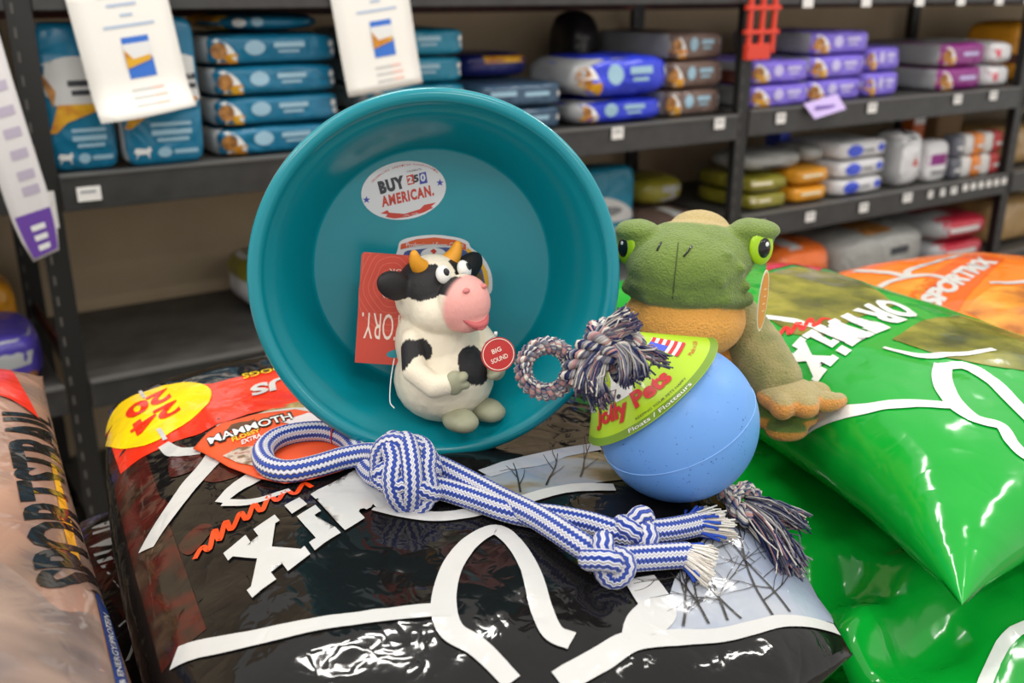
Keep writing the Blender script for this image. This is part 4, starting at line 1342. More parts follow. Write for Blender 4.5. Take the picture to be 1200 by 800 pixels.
# red sound tag on a plastic fastener
def plane_frame(o_, nrm, upw):
    nrm = Vector(nrm).normalized()
    u_ = (Vector(upw) - nrm * nrm.dot(Vector(upw))).normalized()
    x_ = u_.cross(nrm)
    M = Matrix((x_, u_, nrm)).transposed().to_4x4()
    M.translation = o_
    return M
CMI = None
bpy.context.view_layer.update()
CMI = CR.matrix_world.inverted()
def card(name, outline, thick, M, m, parent, pinv):
    """thin card cut to an outline, in the frame M (world), parented"""
    bm = outline_bm([outline])
    bm.normal_update()
    r_ = bmesh.ops.extrude_face_region(bm, geom=bm.faces[:])
    bmesh.ops.translate(bm, verts=[g_ for g_ in r_['geom'] if isinstance(g_, bmesh.types.BMVert)], vec=(0, 0, -thick))
    bmesh.ops.recalc_face_normals(bm, faces=bm.faces[:])
    bmesh.ops.transform(bm, matrix=pinv @ M, verts=bm.verts[:])
    return from_bm(name, bm, m, parent, smooth=False)
def cprint(name, bm, M, m, parent, pinv, z=0.0003):
    for v in bm.verts:
        v.co.z = z
    bmesh.ops.transform(bm, matrix=pinv @ M, verts=bm.verts[:])
    return from_bm(name, bm, m, parent, smooth=False)
def at_depth(u, v, d):
    return CAM + cam_ray(u, v) * d
tagred = mat('tag_red', (186, 44, 44), 0.4)
tagcream = mat('tag_cream', (236, 214, 200), 0.5)
M1 = plane_frame(at_depth(584, 415, 0.955), (0.35, -0.85, 0.35), (-0.25, 0, 1))
ct = card('sound_tag', ellipse(0, 0, 0.0175, 0.0165, 32), 0.0006, M1, tagred, CR, CMI)
cprint('tag_ring', ribbon(ellipse(0, 0, 0.0158, 0.0148, 40) + ellipse(0, 0, 0.0158, 0.0148, 40)[:1], 0.0008), M1, tagcream, ct, CMI)
cprint('tag_text', affine(text_bm('BIG', 0.02), (-0.0055, 0.002), (0.0045, 0.002), (-0.0055, 0.0065)), M1, tagcream, ct, CMI)
cprint('tag_text', affine(text_bm('SOUND', 0.02), (-0.0095, -0.0065), (0.0085, -0.0065), (-0.0095, -0.002)), M1, tagcream, ct, CMI)
p0, p1 = at_depth(568, 402, 0.962), at_depth(581, 391, 0.952)
tube('tag_fastener', [CMI @ p0, CMI @ p1], 0.0005, mat('clear_plastic', (216, 220, 220), 0.2), CR, seg=6)
tube('fastener_head', [CMI @ (p1 + Vector((0, 0, -0.002))), CMI @ (p1 + Vector((0, 0, 0.002)))], 0.0016, MATS['clear_plastic'], CR, seg=8)
# large red hang card behind the cow, hanging upside down
M2 = plane_frame(at_depth(447, 363, 1.045), (0.10, -0.97, 0.22), (0.10, 0, 1))
kx = 1.045 / F_PX
cardred = mat('card_red', (196, 66, 48), 0.45)
cl_ = mat('card_red_light', (214, 104, 84), 0.45)
co = card('hang_card', [(-27 * kx, -64 * kx), (45 * kx, -64 * kx), (45 * kx, 66 * kx), (-24 * kx, 66 * kx), (-27 * kx, 63 * kx)], 0.0006, M2, cardred, CR, CMI)
for k in range(7):
    e_ = ellipse(10 * kx, 30 * kx, (8 + k * 6) * kx, (12 + k * 7) * kx, 36)
    e_ = [(max(-26 * kx, min(44 * kx, x)), max(-63 * kx, min(65 * kx, y))) for x, y in e_]
    cprint('wood_grain', ribbon([(x + 0.0012 * sin(i * 0.9), y) for i, (x, y) in enumerate(e_)] + [e_[0]], 0.0006), M2, cl_, co, CMI, 0.0002)
cprint('card_text', affine(text_bm('TORY.', 0.0), (26 * kx, -4 * kx), (-22 * kx, -4 * kx), (26 * kx, -35 * kx)), M2, tagcream, co, CMI, 0.0005)
cprint('card_text', affine(text_bm('TOY', 0.0), (32 * kx, 37 * kx), (8 * kx, 37 * kx), (32 * kx, 31 * kx)), M2, tagcream, co, CMI, 0.0005)
cprint('card_text', affine(text_bm('NEUR', 0.0), (36 * kx, 49 * kx), (6 * kx, 49 * kx), (36 * kx, 43 * kx)), M2, tagcream, co, CMI, 0.0005)
cprint('card_text', affine(text_bm('AND USA', 0.0), (34 * kx, 15 * kx), (0, 18 * kx), (33.5 * kx, 11.5 * kx)), M2, tagcream, co, CMI, 0.0005)
cprint('punch_hole', outline_bm([ellipse(22 * kx, -50 * kx, 13 * kx, 5 * kx, 20, 0.2)]), M2, mat('teal_plastic'), co, CMI, 0.0004)
tube('card_loop', [CMI @ q for q in smooth_path([at_depth(462, 420, 1.03), at_depth(458, 445, 1.02), at_depth(457, 470, 1.0), at_depth(462, 478, 0.99)], 5)], 0.0006, MATS['clear_plastic'], CR, seg=6)

# ================================================================== PLUSH FROG
FO = Vector((0.206, 1.075, 1.03))
FR = thing('plush_frog', 'green and tan plush frog toy leaning between the blue ball and green bag', 'toy', FO)
plush = attr_mat('frog_plush', 0.9, (420, 0.003), sheen=0.3, spec=0.1)
FG, FT, FJ, FA, FH = (108, 130, 58), (186, 164, 108), (238, 170, 80), (176, 160, 110), (222, 152, 78)
def fcol(p, n_):
    c = mixc(FG, (122, 144, 68), 0.5 + 0.5 * noise.noise(p * 70))
    k = ((p.x - 0.006) / 0.040) ** 2 + ((p.y - 0.035) / 0.045) ** 2      # tan cap on the crown
    if p.z > 0.19:
        c = mixc(FT, c, sstep(0.8, 1.15, k + 0.4 * noise.noise(p * 60)))
    line = 0.149 - 0.30 * max(0, p.x - 0.015)                           # lower jaw and belly
    if p.y < 0.035:
        c = mixc(FJ, c, sstep(-0.0012, 0.0012, p.z - line))
    elif p.z < 0.14:
        c = mixc(c, FA, sstep(0.03, 0.06, p.x))
    if p.z < 0.095 and p.y < 0.03:
        c = mixc(c, (190, 116, 40), 0.6)
    return c
fb = fuse('body', [('e', (-0.006, 0.0, 0.190), (0.070, 0.060, 0.040)), ('e', (-0.015, -0.016, 0.184), (0.067, 0.060, 0.042)), ('e', (-0.015, -0.022, 0.168), (0.066, 0.052, 0.024)),
                   ('e', (-0.014, -0.018, 0.122), (0.069, 0.057, 0.046)), ('e', (0.0, 0.02, 0.065), (0.064, 0.052, 0.064)),
                   ('e', (0.056, 0.0, 0.210), (0.027, 0.028, 0.023)), ('e', (-0.066, 0.004, 0.208), (0.025, 0.028, 0.023)),
                   ('e', (0.060, -0.006, 0.221), (0.028, 0.024, 0.012)), ('e', (-0.068, 0.0, 0.219), (0.025, 0.024, 0.012)),
                   ('e', (0.006, 0.03, 0.210), (0.036, 0.038, 0.025)), ('e', (0.028, 0.02, 0.07), (0.05, 0.045, 0.05)),
                   ('c', [((-0.076, -0.012, 0.158), 0.009), ((-0.056, -0.050, 0.158), 0.009), ((-0.018, -0.064, 0.160), 0.009), ((0.022, -0.058, 0.158), 0.009), ((0.050, -0.032, 0.150), 0.009)])]
          + [('e', (x, y, z), (0.0075, 0.006, 0.0065)) for x, y, z in ((-0.056, -0.044, 0.192), (0.036, -0.052, 0.190), (0.044, -0.044, 0.168), (-0.036, -0.064, 0.184),
                                                                    (0.012, -0.066, 0.178), (-0.060, -0.046, 0.172), (0.020, -0.054, 0.204), (-0.030, -0.056, 0.204))],
          0.0026, 4, plush, FR, fcol)
arm = fuse('arm', [('c', [((0.048, 0.015, 0.112), 0.032), ((0.072, -0.012, 0.082), 0.033), ((0.088, -0.04, 0.06), 0.030)])], 0.0026, 4, plush, FR,
           lambda p, n_: mixc(FA, (128, 130, 80), 0.5 + 0.5 * noise.noise(p * 60)))
def handcol(p, n_):
    return mixc(FH, FA, sstep(0.5, 0.78, n_.z + 0.15 * (p.z - 0.045) / 0.01))
fuse('hand', [('e', (0.100, -0.058, 0.046), (0.036, 0.034, 0.020)), ('e', (0.086, -0.082, 0.044), (0.014, 0.018, 0.015)), ('e', (0.112, -0.080, 0.044), (0.015, 0.018, 0.014)),
              ('e', (0.138, -0.064, 0.042), (0.022, 0.013, 0.012)), ('e', (0.156, -0.056, 0.040), (0.010, 0.009, 0.009)), ('e', (0.132, -0.04, 0.044), (0.02, 0.014, 0.012))],
     0.0024, 4, plush, arm, handcol)
def footcol(p, n_):
    return mixc((214, 146, 66), (98, 120, 56), sstep(0.15, 0.45, n_.z))
fuse('foot', [('e', (0.078, -0.03, 0.016), (0.045, 0.03, 0.018)), ('e', (0.112, -0.05, 0.016), (0.026, 0.017, 0.012)), ('e', (0.10, -0.062, 0.006), (0.024, 0.015, 0.012)), ('e', (0.128, -0.036, 0.022), (0.018, 0.012, 0.01))],
     0.0024, 4, plush, FR, footcol)
fuse('arm', [('c', [((-0.058, 0.01, 0.10), 0.024), ((-0.062, -0.03, 0.075), 0.022), ((-0.05, -0.055, 0.055), 0.02)])], 0.0028, 4, plush, FR,
     lambda p, n_: mixc(FA, (128, 130, 80), 0.5 + 0.5 * noise.noise(p * 60)))
def disc(name, r, thick, m, parent, M):
    bm = bmesh.new()
    bmesh.ops.create_uvsphere(bm, u_segments=28, v_segments=14, radius=1)
    bmesh.ops.transform(bm, matrix=M @ Matrix.Diagonal((r[0], r[1], thick, 1)), verts=bm.verts[:])
    return from_bm(name, bm, m, parent)
lime = mat('eye_lime', (164, 206, 26), 0.25)
blk = mat('eye_black_glossy', (24, 24, 26), 0.12)
for (c, nrm) in (((0.064, -0.024, 0.206), (0.42, -0.9, 0.08)), ((-0.080, -0.010, 0.203), (-0.84, -0.54, 0.05))):
    c = Vector(c)
    nv_ = Vector(nrm).normalized()
    M = plane_frame(c, nv_, (0, 0, 1))
    e = disc('eye', (0.0155, 0.0195), 0.0065, lime, FR, M)
    disc('pupil', (0.0088, 0.0115), 0.0042, blk, e, plane_frame(c + nv_ * 0.0042, nv_, (0, 0, 1)))
    disc('glint', (0.0022, 0.0026), 0.001, mat('eye_glint', (240, 240, 240), 0.2), e, plane_frame(c + nv_ * 0.0080 + Vector((0.001, 0, 0.0045)), nv_, (0, 0, 1)))
fbv = bvh_of(fb)
def onfrog(u, v):
    h, n_, _, _ = fbv.ray_cast(CAM - FO, cam_ray(u, v))
    return h, n_
for nm, pp in (('nostril', [(770, 294), (773, 288), (775, 284)]), ('nostril', [(801, 301), (806, 295), (811, 288)])):
    q = [onfrog(*x) for x in pp]
    if all(h for h, n_ in q):
        tube(nm, [h + n_ * 0.0004 for h, n_ in q], 0.0011, blk, FR, seg=6)
seam = [onfrog(795 - 7 * k / 8, 284 + 66 * k / 8) for k in range(9)]
seam = [h for h, n_ in seam if h]
if len(seam) > 2:
    tube('seam', seam, 0.0008, mat('seam_thread', (70, 84, 40), 0.9), FR, seg=6)
# round card tag hanging by the eye
Mt = plane_frame(FO + Vector((0.063, -0.055, 0.155)), (0.80, -0.6, 0.0), (0, 0.1, 1))
FMI = Matrix.Translation(-FO)
tg = card('round_tag', ellipse(0, 0, 0.0125, 0.034, 40), 0.0006, Mt, mat('tag_cream_card', (222, 208, 180), 0.5), FR, FMI)
cprint('tag_face', outline_bm([ellipse(0, 0, 0.0105, 0.031, 40)]), Mt, mat('tag_orange', (216, 142, 60), 0.5), tg, FMI)
for k in range(4):
    cprint('tag_text', outline_bm([rect(-0.003 + 0.0015 * (k % 2), 0.0045, 0.012 - k * 0.008, 0.0135 - k * 0.008)]), Mt, mat('tag_pale_text', (236, 206, 160), 0.5), tg, FMI, 0.0006)

# ================================================================== BLUE BALL ON A COTTON ROPE
BLC = Vector((0.160, 0.880, 1.106))
BR = 0.0770
BT = thing('rope_ball', 'blue rubber ball on a multicoloured cotton rope with green header card', 'toy', (BLC.x, BLC.y, BLC.z - BR))
OFF = Matrix.Translation(-BT.location)
def loc(p):
    return Vector(p) - BT.location
ball_m = mat('ball_blue', (104, 158, 228), 0.42)
nt = NT(ball_m)
tc = nt.new('ShaderNodeTexCoord')
vo = nt.new('ShaderNodeTexVoronoi')
vo.inputs['Scale'].default_value = 210
nt.link(tc.outputs['Object'], vo.inputs['Vector'])
n2 = nt.new('ShaderNodeTexNoise'); n2.inputs['Scale'].default_value = 45
nt.link(tc.outputs['Object'], n2.inputs['Vector'])
mm = nt.new('ShaderNodeMath', operation='MULTIPLY_ADD'); mm.inputs[1].default_value = 0.55; mm.inputs[2].default_value = -0.16
nt.link(n2.outputs[0], mm.inputs[0])
lt = nt.new('ShaderNodeMath', operation='LESS_THAN')
nt.link(vo.outputs['Distance'], lt.inputs[0]); nt.link(mm.outputs[0], lt.inputs[1])
mx = nt.new('ShaderNodeMix', data_type='RGBA')
mx.inputs[6].default_value = rgba((104, 158, 228)); mx.inputs[7].default_value = rgba((70, 112, 176))
nt.link(lt.outputs[0], mx.inputs[0]); nt.link(mx.outputs[2], nt.b.inputs['Base Color'])
bm = bmesh.new()
bmesh.ops.create_uvsphere(bm, u_segments=96, v_segments=64, radius=BR)
bmesh.ops.translate(bm, verts=bm.verts[:], vec=(0, 0, BR))
from_bm('ball', bm, ball_m, BT)
ax = Vector((-0.658, 0.157, 0.772)).normalized()
sax = Vector((-0.44, -0.11, 0.93)).normalized()
toc = (CAM - BLC).normalized()
e1 = (toc - ax * toc.dot(ax)).normalized()
e2 = e1.cross(ax)
if e2.x < 0:
    e2 = -e2
tube('mould_seam', [loc(BLC + (sax.orthogonal().normalized() * cos(a) + sax.cross(sax.orthogonal().normalized()) * sin(a)) * (BR + 0.0001)) for a in [2 * pi * k / 96 for k in range(97)]], 0.0006, mat('seam_blue', (128, 176, 236), 0.45), BT, seg=6)
# header card, bent to a cone round the rope
APEX = BLC + ax * 0.118
def cone(phi, s):
    rim = BLC + ax * (0.036 + 0.004 * (phi / 1.5) ** 2) + (e1 * cos(phi) + e2 * sin(phi)) * 0.0775
    return loc(APEX + (rim - APEX) * s)
def cone_sheet(name, p0, p1, s0, s1, m, parent, off, n=40, k=10, solid=0.0):
    vs_, fs = [], []
    for i in range(n + 1):
        for j in range(k + 1):
            ph = p0 + (p1 - p0) * i / n
            q = cone(ph, s0 + (s1 - s0) * j / k)
            vs_.append(q + (e1 * cos(ph) + e2 * sin(ph)) * off)
    for i in range(n):
        for j in range(k):
            a = i * (k + 1) + j
            fs.append((a, a + 1, a + k + 2, a + k + 1))
    o_ = from_py(name, vs_, fs, m, parent)
    if solid:
        md = o_.modifiers.new('thick', 'SOLIDIFY'); md.thickness = solid; md.offset = 0
    return o_
lime_c = mat('card_lime', (166, 200, 30), 0.3, coat=0.3)
hc = cone_sheet('header_card', -1.62, 1.62, 0.22, 1.0, lime_c, BT, 0.0, solid=0.0008)
cone_sheet('card_border', -1.6, 1.6, 0.93, 0.992, mat('card_dark_lime', (112, 146, 42), 0.3), hc, 0.0007)
def cone_text(name, bm, ph0, ph1, s0, s1, m, off=0.0012, shear=0.0):
    grid_cut(bm, 0.08)
    for v in bm.verts:
        ph = ph0 + (ph1 - ph0) * v.co.x
        q = cone(ph, s0 + (s1 - s0) * v.co.y)
        v.co = q + (e1 * cos(ph) + e2 * sin(ph)) * off
    return from_bm(name, bm, m, hc, smooth=False)
cone_text('card_text', text_bm('Jolly Pets', 0.045), -1.2, 0.35, 0.86, 0.67, mat('card_red_text', (196, 34, 40), 0.35), 0.0016)
cone_text('card_text', text_bm('Floats / Flotteurs', 0.01), -0.55, 0.42, 0.975, 0.94, white_m)
cone_text('card_text', text_bm('KEEPING YOUR PETS HAPPY', 0.0), -0.4, 0.45, 0.905, 0.885, ink_m)
cone_text('dog_picture', outline_bm([[(.2, 0), (.8, 0), (1, .35), (.9, .7), (1, 1), (.72, .85), (.4, .9), (.1, 1), (.15, .6), (0, .3)]]), -0.75, -0.15, 0.68, 0.36, white_m, 0.0012)
cone_text('dog_eye', outline_bm([ellipse(0.5, 0.5, 0.5, 0.5, 16)]), -0.42, -0.22, 0.47, 0.40, ink_m, 0.0018)
cone_text('dog_nose', outline_bm([ellipse(0.5, 0.5, 0.5, 0.5, 16)]), -0.6, -0.5, 0.66, 0.62, ink_m, 0.0018)
fl = cone_text('flag_field', outline_bm([rect(0, 1, 0, 1)]), 0.72, 1.15, 0.72, 0.44, white_m, 0.0012)
for k in range(5):
    cone_text('flag_stripe', outline_bm([rect(0, 1, k * 0.22, k * 0.22 + 0.11)]), 0.72, 1.15, 0.72, 0.44, mat('card_red_text', (196, 34, 40), 0.35), 0.0018)
cone_text('flag_canton', outline_bm([rect(0, 0.42, 0.45, 1)]), 0.72, 1.15, 0.72, 0.44, bluep, 0.002)
cone_text('card_text', text_bm('Made in USA', 0.0), 0.85, 1.3, 0.82, 0.78, mat('card_red_text', (196, 34, 40), 0.35))

# --- multicoloured cotton rope
PAL = [(196, 192, 186), (168, 164, 164), (128, 126, 132), (92, 92, 108), (48, 54, 92), (36, 42, 78), (182, 140, 138), (150, 118, 122), (214, 208, 198), (104, 110, 130)]
cot = attr_mat('cotton_thread', 0.9, spec=0.1)
def threads(name, paths, parent, rad=0.0007, seg=4, tipdark=0.0, rnd=random.Random(1), pal=PAL):
    """many thin threads in one mesh, one colour per thread"""
    V, Fc, Cc = [], [], []
    for p in paths:
        c = rnd.choice(pal)
        vs_, fs, _ = tube_data(p, rad, seg, cap=True)
        o_ = len(V)
        n = len(vs_)
        V += vs_
        Fc += [tuple(i + o_ for i in f) for f in fs]
        for i in range(n):
            k = (i // seg) / max(1, len(p) - 1)
            Cc.append(mixc(c, (44, 48, 84), tipdark * sstep(0.7, 1.0, k) if c[0] < 200 else 0.0))
    o_ = from_py(name, V, Fc, cot, parent)
    at = o_.data.color_attributes.new('Col', 'FLOAT_COLOR', 'POINT')
    for i, c in enumerate(Cc):
        at.data[i].color = (*lin(c), 1)
    o_['kind'] = 'stuff'
    return o_
def tuft(name, parent, p0, p1, r0, r1, n, seed, bend=(0, 0, 0), tipdark=0.8, rad=0.0008, stray=0.15):
    rnd = random.Random(seed)
    p0, p1 = Vector(p0), Vector(p1)
    d = (p1 - p0)
    t_ = d.normalized()
    a = t_.orthogonal().normalized()
    b = t_.cross(a)
    bend = Vector(bend)
    paths = []
    for i in range(n):
        ang, rr_ = rnd.uniform(0, 2 * pi), sqrt(rnd.random())
        ln = rnd.uniform(0.85, 1.05)
        tw = rnd.uniform(0.2, 0.8)
        wild = rnd.random() < stray
        pts = []
        for k in range(6):
            q = k / 5
            r_ = (r0 + (r1 - r0) * q ** 0.7) * rr_
            an = ang + tw * q
            w_ = Vector((rnd.uniform(-1, 1), rnd.uniform(-1, 1), rnd.uniform(-1, 1))) * (0.0035 if wild else 0.001) * q * (2.0 if wild else 1)
            pts.append(p0 + d * q * ln + (a * cos(an) + b * sin(an)) * r_ + bend * sin(pi * q) + w_)
        paths.append(pts)
    return threads(name, paths, parent, rad, rnd=rnd, tipdark=tipdark)
def twisted(name, path, R_, parent, strands=3, pitch=0.03, closed=False, seed=3):
    """laid rope: strands wound round a path, each strand a bundle of threads"""
    rnd = random.Random(seed)
    fr = frames(path)
    L = [0.0]
    for i in range(1, len(path)):
        L.append(L[-1] + (path[i] - path[i - 1]).length)
    turns = round(L[-1] / pitch) if closed else L[-1] / pitch
    paths = []
    for s_ in range(strands):
        for m_ in range(14):
            pts = []
            for i, p in enumerate(path):
                a0 = 2 * pi * (s_ / strands + turns * L[i] / L[-1])
                t_, a, b = fr[i]
                o1 = (a * cos(a0) + b * sin(a0))
                o2 = t_
                b1 = 2 * pi * m_ / 14 - a0 * 1.2
                pts.append(p + o1 * (R_ * 0.55) + (a * cos(b1) + b * sin(b1)) * (R_ * 0.44))
            paths.append(pts)
    return threads(name, paths, parent, R_ * 0.15, seg=5, rnd=rnd, tipdark=0)
# loop of rope beside the knot
LC = at_depth(641, 432, 0.872)
lu = Vector((0, sin(PITCH) * 0.9, cos(PITCH)))
ring = [loc(LC + Vector((1, 0.25, 0)).normalized() * (0.0215 * cos(a) - 0.0015 * sin(a)) + lu.normalized() * (0.0205 * sin(a))) for a in [2 * pi * k / 72 for k in range(73)]]
twisted('rope_loop', ring, 0.0078, BT, pitch=0.017, closed=True)
K0 = at_depth(708, 428, 0.862)
def pk(u, v, d):
    return loc(at_depth(u, v, d))
# knot: short laid ropes wrapped round each other
twisted('rope_knot', smooth_path([pk(668, 445, .862), pk(680, 418, .855), pk(702, 398, .85), pk(726, 392, .85), pk(742, 402, .856), pk(738, 424, .862), pk(716, 436, .866)], 8), 0.0105, BT, pitch=0.03, seed=4)
twisted('rope_knot', smooth_path([pk(690, 450, .858), pk(704, 424, .85), pk(722, 410, .846), pk(740, 416, .852), pk(748, 440, .86)], 8), 0.0095, BT, pitch=0.03, seed=5)
twisted('rope_core', smooth_path([pk(700, 420, .866), loc(APEX), loc(BLC + ax * BR * 0.9)], 8), 0.011, BT, pitch=0.03, seed=6)
tuft('tassel', BT, pk(702, 402, .852), pk(742, 372, .842), 0.006, 0.0135, 170, 11, (0, 0, 0.003), 0.85)
tuft('tassel', BT, pk(704, 412, .85), pk(690, 462, .842), 0.007, 0.014, 170, 12, (-0.004, 0, 0), 0.9)
tuft('tassel', BT, pk(722, 404, .846), pk(746, 446, .838), 0.006, 0.0145, 160, 13, (0.004, 0, 0.002), 0.9)
tuft('tassel', BT, pk(736, 410, .85), pk(780, 424, .845), 0.003, 0.007, 40, 14, (0, 0, 0.003), 0.6, stray=0.5)
tuft('tassel', BT, pk(690, 440, .855), pk(708, 476, .85), 0.008, 0.012, 60, 15, (0, 0, 0), 0.5, stray=0.5)
# tail under the ball
def onbag(u, v, lift):
    h = BLACK.xy(u, v)
    return loc(h + Vector((0, 0, lift)))
twisted('tail_knot', smooth_path([loc(BLC - ax * BR * 0.85), onbag(850, 598, 0.016), onbag(872, 594, 0.02), onbag(890, 606, 0.012), onbag(872, 620, 0.012), onbag(856, 606, 0.018)], 8), 0.0085, BT, pitch=0.03, seed=7)
tuft('tail_tassel', BT, onbag(868, 608, 0.012), onbag(930, 676, 0.006), 0.009, 0.017, 150, 16, (0.004, 0, 0.004), 0.3, stray=0.3)
tuft('tail_tassel', BT, onbag(872, 600, 0.012), onbag(944, 622, 0.008), 0.006, 0.010, 80, 17, (0, 0, 0.004), 0.6, stray=0.3)

# ================================================================== BLUE AND WHITE ROPE TOY
rope_m = mat('braided_rope', (230, 230, 236), 0.85, spec=0.2, sheen=0.2)
nt = NT(rope_m)
uv = nt.new('ShaderNodeUVMap', uv_map='UVMap')
sx_ = nt.new('ShaderNodeSeparateXYZ')
nt.link(uv.outputs[0], sx_.inputs[0])
pp = nt.new('ShaderNodeMath', operation='PINGPONG'); pp.inputs[1].default_value = 0.0021
nt.link(sx_.outputs[1], pp.inputs[0])
ma = nt.new('ShaderNodeMath', operation='MULTIPLY'); ma.inputs[1].default_value = 0.22 / 0.0021
nt.link(pp.outputs[0], ma.inputs[0])
mu = nt.new('ShaderNodeMath', operation='MULTIPLY_ADD'); mu.inputs[1].default_value = 8.0
nt.link(sx_.outputs[0], mu.inputs[0]); nt.link(ma.outputs[0], mu.inputs[2])
fr_ = nt.new('ShaderNodeMath', operation='FRACT')
nt.link(mu.outputs[0], fr_.inputs[0])
gt = nt.new('ShaderNodeMath', operation='GREATER_THAN'); gt.inputs[1].default_value = 0.5
nt.link(fr_.outputs[0], gt.inputs[0])
mx = nt.new('ShaderNodeMix', data_type='RGBA')
mx.inputs[6].default_value = rgba((226, 226, 234)); mx.inputs[7].default_value = rgba((48, 78, 176))
nt.link(gt.outputs[0], mx.inputs[0]); nt.link(mx.outputs[2], nt.b.inputs['Base Color'])
bp = nt.new('ShaderNodeBump'); bp.inputs['Distance'].default_value = 0.0012; bp.inputs['Strength'].default_value = 0.8
s1 = nt.new('ShaderNodeMath', operation='SINE'); m1 = nt.new('ShaderNodeMath', operation='MULTIPLY'); m1.inputs[1].default_value = 2 * pi * 2
nt.link(mu.outputs[0], m1.inputs[0]); nt.link(m1.outputs[0], s1.inputs[0]); nt.link(s1.outputs[0], bp.inputs['Height']); nt.link(bp.outputs[0], nt.b.inputs['Normal'])

rbase = BLACK.xy(520, 590)
RT = thing('rope_toy', 'blue and white braided rope dog toy with knots and orange tag', 'rope toy', rbase)
RR = 0.0113
def rp(u, v, lift=0.0):
    # lift is the height of the rope's axis above its resting height; find the spot on the bag under the seen point
    h = BLACK.xy(u, v)
    r_ = cam_ray(u, v)
    k = (h.z + RR + 0.001 + lift - CAM.z) / r_.z
    q = CAM + r_ * k
    return q - RT.location
def rope(name, pts, n=9, rad=RR):
    return tube(name, smooth_path([rp(*p) for p in pts], n), rad, rope_m, RT, seg=20)
rope('loop', [(468, 548, 0.012), (440, 532, 0.008), (405, 536, 0.004), (370, 546, 0.001), (338, 552, 0), (315, 546, 0), (308, 530, 0), (322, 515, 0), (350, 507, 0),
              (382, 506, 0), (408, 516, -0.001), (424, 536, -0.004), (438, 556, -0.002), (465, 566, 0.006)])
# the large knot: bands of doubled rope woven round a core
kc = rp(477, 553, 0.014)
kax = Vector((0.25, -0.62, 0.74)).normalized()
ka = Vector((0.85, 0.45, 0.1)); ka = (ka - kax * ka.dot(kax)).normalized()
kb = kax.cross(ka)
pts = []
for k in range(160):
    a = 2 * pi * k / 160
    th = 3 * a
    lat = 0.78 * sin(4 * a)
    r_ = 1.0 + 0.13 * cos(8 * a + 0.4)
    pts.append(kc + (ka * (cos(th) * cos(lat) * 0.0225) + kb * (sin(th) * cos(lat) * 0.031) + kax * (sin(lat) * 0.024)) * r_)
vs_, fs, uvs = tube_data(pts, 0.0098, 18, closed=True)
ko = from_py('large_knot', vs_, fs, rope_m, RT)
ul = ko.data.uv_layers.new(name='UVMap')
for poly, cs in zip(ko.data.polygons, uvs):
    for li, c in zip(poly.loop_indices, cs):
        ul.data[li].uv = c
band = [kc + kax * (0.0235 * cos(a)) + (kb * 0.9 + ka * 0.25).normalized() * (0.030 * sin(a)) for a in [-1.6 + 3.2 * k / 30 for k in range(31)]]
tube('large_knot', band, 0.0100, rope_m, RT, seg=18)
band = [kc + kax * (0.0150 * cos(a)) + (ka * 0.95 - kb * 0.2).normalized() * (0.024 * sin(a)) for a in [-1.6 + 3.2 * k / 30 for k in range(31)]]
tube('large_knot', band, 0.0105, rope_m, RT, seg=18)
rope('strand', [(488, 540, 0.01), (512, 546, 0.008), (545, 562, 0.004), (590, 586, 0.004), (630, 606, 0.005), (668, 630, 0.006), (700, 652, 0.004), (712, 662, 0.003)])
rope('strand', [(490, 572, 0.004), (515, 572, 0.0), (550, 582, 0), (590, 596, 0), (620, 603, 0), (650, 606, 0), (690, 614, 0.0), (722, 624, 0.002), (742, 628, 0.004)])
def small_knot(name, u, v, wd, ht, ang):
    c = rp(u, v, 0.005)
    X = Vector((cos(ang), sin(ang), 0)); Y = Vector((-sin(ang) * 0.8, cos(ang) * 0.8, 0.6))
    Zv = X.cross(Y).normalized()
    P = []
    for k in range(90):
        a = 2 * pi * k / 90
        # trefoil, flattened: an overhand knot
        x = (sin(a) + 2 * sin(2 * a)) / 3
        y = (cos(a) - 2 * cos(2 * a)) / 3
        z = -sin(3 * a)
        P.append(c + X * (x * wd) + Y * (y * ht) + Zv * (z * 0.0075))
    vs_, fs, uvs = tube_data(P, 0.0094, 16, closed=True)
    o_ = from_py(name, vs_, fs, rope_m, RT)
    ul = o_.data.uv_layers.new(name='UVMap')
    for poly, cs in zip(o_.data.polygons, uvs):
        for li, c_ in zip(poly.loop_indices, cs):
            ul.data[li].uv = c_
small_knot('small_knot', 711, 656, 0.013, 0.017, radians(70))
small_knot('small_knot', 746, 622, 0.013, 0.015, radians(20))
rope('strand_end', [(722, 656, 0.002), (745, 654, 0.001), (775, 652, 0), (806, 650, 0)])
rope('strand_end', [(756, 624, 0.004), (778, 622, 0.003), (800, 618, 0.002), (816, 614, 0.002)])
BW = [(228, 226, 220), (236, 232, 226), (222, 218, 210), (214, 206, 196)]
BB = [(48, 78, 176), (60, 92, 190)]
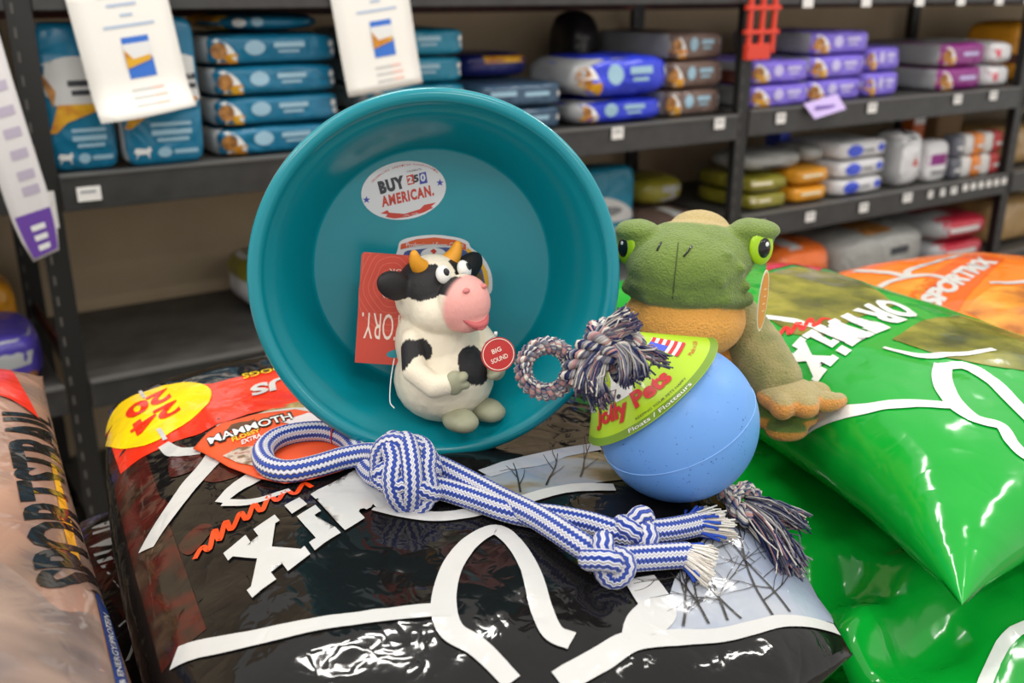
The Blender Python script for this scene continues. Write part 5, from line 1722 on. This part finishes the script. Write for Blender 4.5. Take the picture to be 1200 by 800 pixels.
def fringe(u0, v0, u1, v1, seed, lift):
    a, b = rp(u0, v0, lift), rp(u1, v1, lift * 0.3)
    rnd = random.Random(seed)
    d = b - a
    t_ = d.normalized()
    n_ = Vector((0, 0, 1)).cross(t_).normalized()
    up_ = t_.cross(n_)
    W_, B_ = [], []
    for i in range(280):
        ang, q_ = rnd.uniform(0, 2 * pi), sqrt(rnd.random())
        blue = i < 30
        ln = rnd.uniform(0.35, 0.7) if blue else rnd.uniform(0.85, 1.1)
        s_ = a + (n_ * cos(ang) + up_ * sin(ang)) * (q_ * 0.0095)
        pts_ = []
        for k in range(5):
            f = k / 4
            pts_.append(s_ + d * f * ln + n_ * (cos(ang) * q_ * 0.017 * f) + up_ * (sin(ang) * q_ * 0.005 * f - 0.002 * f * f)
                        + Vector((rnd.uniform(-1, 1), rnd.uniform(-1, 1), rnd.uniform(-1, 1))) * 0.0009 * f)
        (B_ if blue else W_).append(pts_)
    threads('frayed_end', W_, RT, 0.0008, rnd=rnd, pal=BW)
    threads('blue_fray', B_, RT, 0.0014, rnd=rnd, pal=BB)
fringe(800, 650, 834, 662, 21, 0.0)
fringe(810, 615, 842, 610, 22, 0.002)
# red ties on the loop
for u, v, l_ in ((394, 508, 0),):
    c = rp(u, v, l_)
    tube('red_tie', [c + Vector((cos(radians(100)), 0.1, 0)) * 0 + (Vector((0.25, 0.95, 0)).normalized() * cos(a) + Vector((0, 0, 1)) * sin(a)) * (RR + 0.001) for a in [2 * pi * k / 24 for k in range(25)]],
         0.0011, mat('red_thread', (170, 32, 36), 0.5), RT, seg=6)
# orange backing card under the loop
CZ = 0.0035
def cxy(u, v):
    h = BLACK.xy(u, v)
    return h
occ = [(228, 530), (244, 512), (264, 499), (300, 490), (346, 484), (378, 490), (404, 506), (428, 528), (424, 544), (400, 556), (366, 566), (334, 571), (304, 565), (268, 551)]
P = [cxy(*p) for p in occ]
bm = outline_bm([[(q.x, q.y) for q in P]])
tcard = lay('header_card', bm, BLACK.bv, mat('card_orange', (228, 82, 34), 0.35), RT, eps=CZ)
for v in tcard.data.vertices:
    v.co -= RT.location
md = tcard.modifiers.new('thick', 'SOLIDIFY'); md.thickness = 0.0012; md.offset = 0
def tprint(name, bm, m, eps):
    o_ = lay(name, bm, BLACK.bv, m, tcard, eps=eps)
    if o_:
        for v in o_.data.vertices:
            v.co -= RT.location
def ttext(name, s_, o_, x, y, m, bold=0.03, eps=0.0016):
    o_, x, y = cxy(*o_), cxy(*x), cxy(*y)
    tprint(name, affine(text_bm(s_, bold), (o_.x, o_.y), (x.x, x.y), (y.x, y.y)), m, CZ + eps)
ttext('card_text_shadow', 'MAMMOTH', (247, 529), (346, 497), (244, 519), mat('print_black', (22, 20, 20), 0.4), 0.09, 0.0012)
ttext('card_text', 'MAMMOTH', (248, 527), (344, 497), (245, 520), white_m, 0.02, 0.0018)
ttext('card_text', 'FLOSSY', (274, 524), (307, 512), (272, 519), mat('card_yellow', (240, 190, 30), 0.4), 0.03)
ttext('card_text', 'EXTRA', (285, 527), (308, 518), (284, 522), white_m, 0.02)
def tpoly(name, pts_, m, eps=0.0012):
    P_ = [cxy(*p) for p in pts_]
    tprint(name, outline_bm([[(q.x, q.y) for q in P_]]), m, CZ + eps)
tpoly('mammoth_mark', [(266, 510), (272, 503), (282, 500), (292, 499), (300, 496), (294, 503), (286, 506), (276, 510)], mat('print_brown', (92, 58, 34), 0.5))
tpoly('dog_picture', [(262, 540), (280, 530), (305, 528), (310, 545), (300, 552), (280, 548)], noise_mix('dog_picture_print', [(0.4, (120, 92, 66)), (0.55, (206, 190, 176)), (0.7, (150, 70, 40))], 90, 0.4))
tpoly('price_sticker', [(330, 500), (362, 489), (388, 496), (352, 506)], mat('sticker_pale', (224, 216, 218), 0.4))
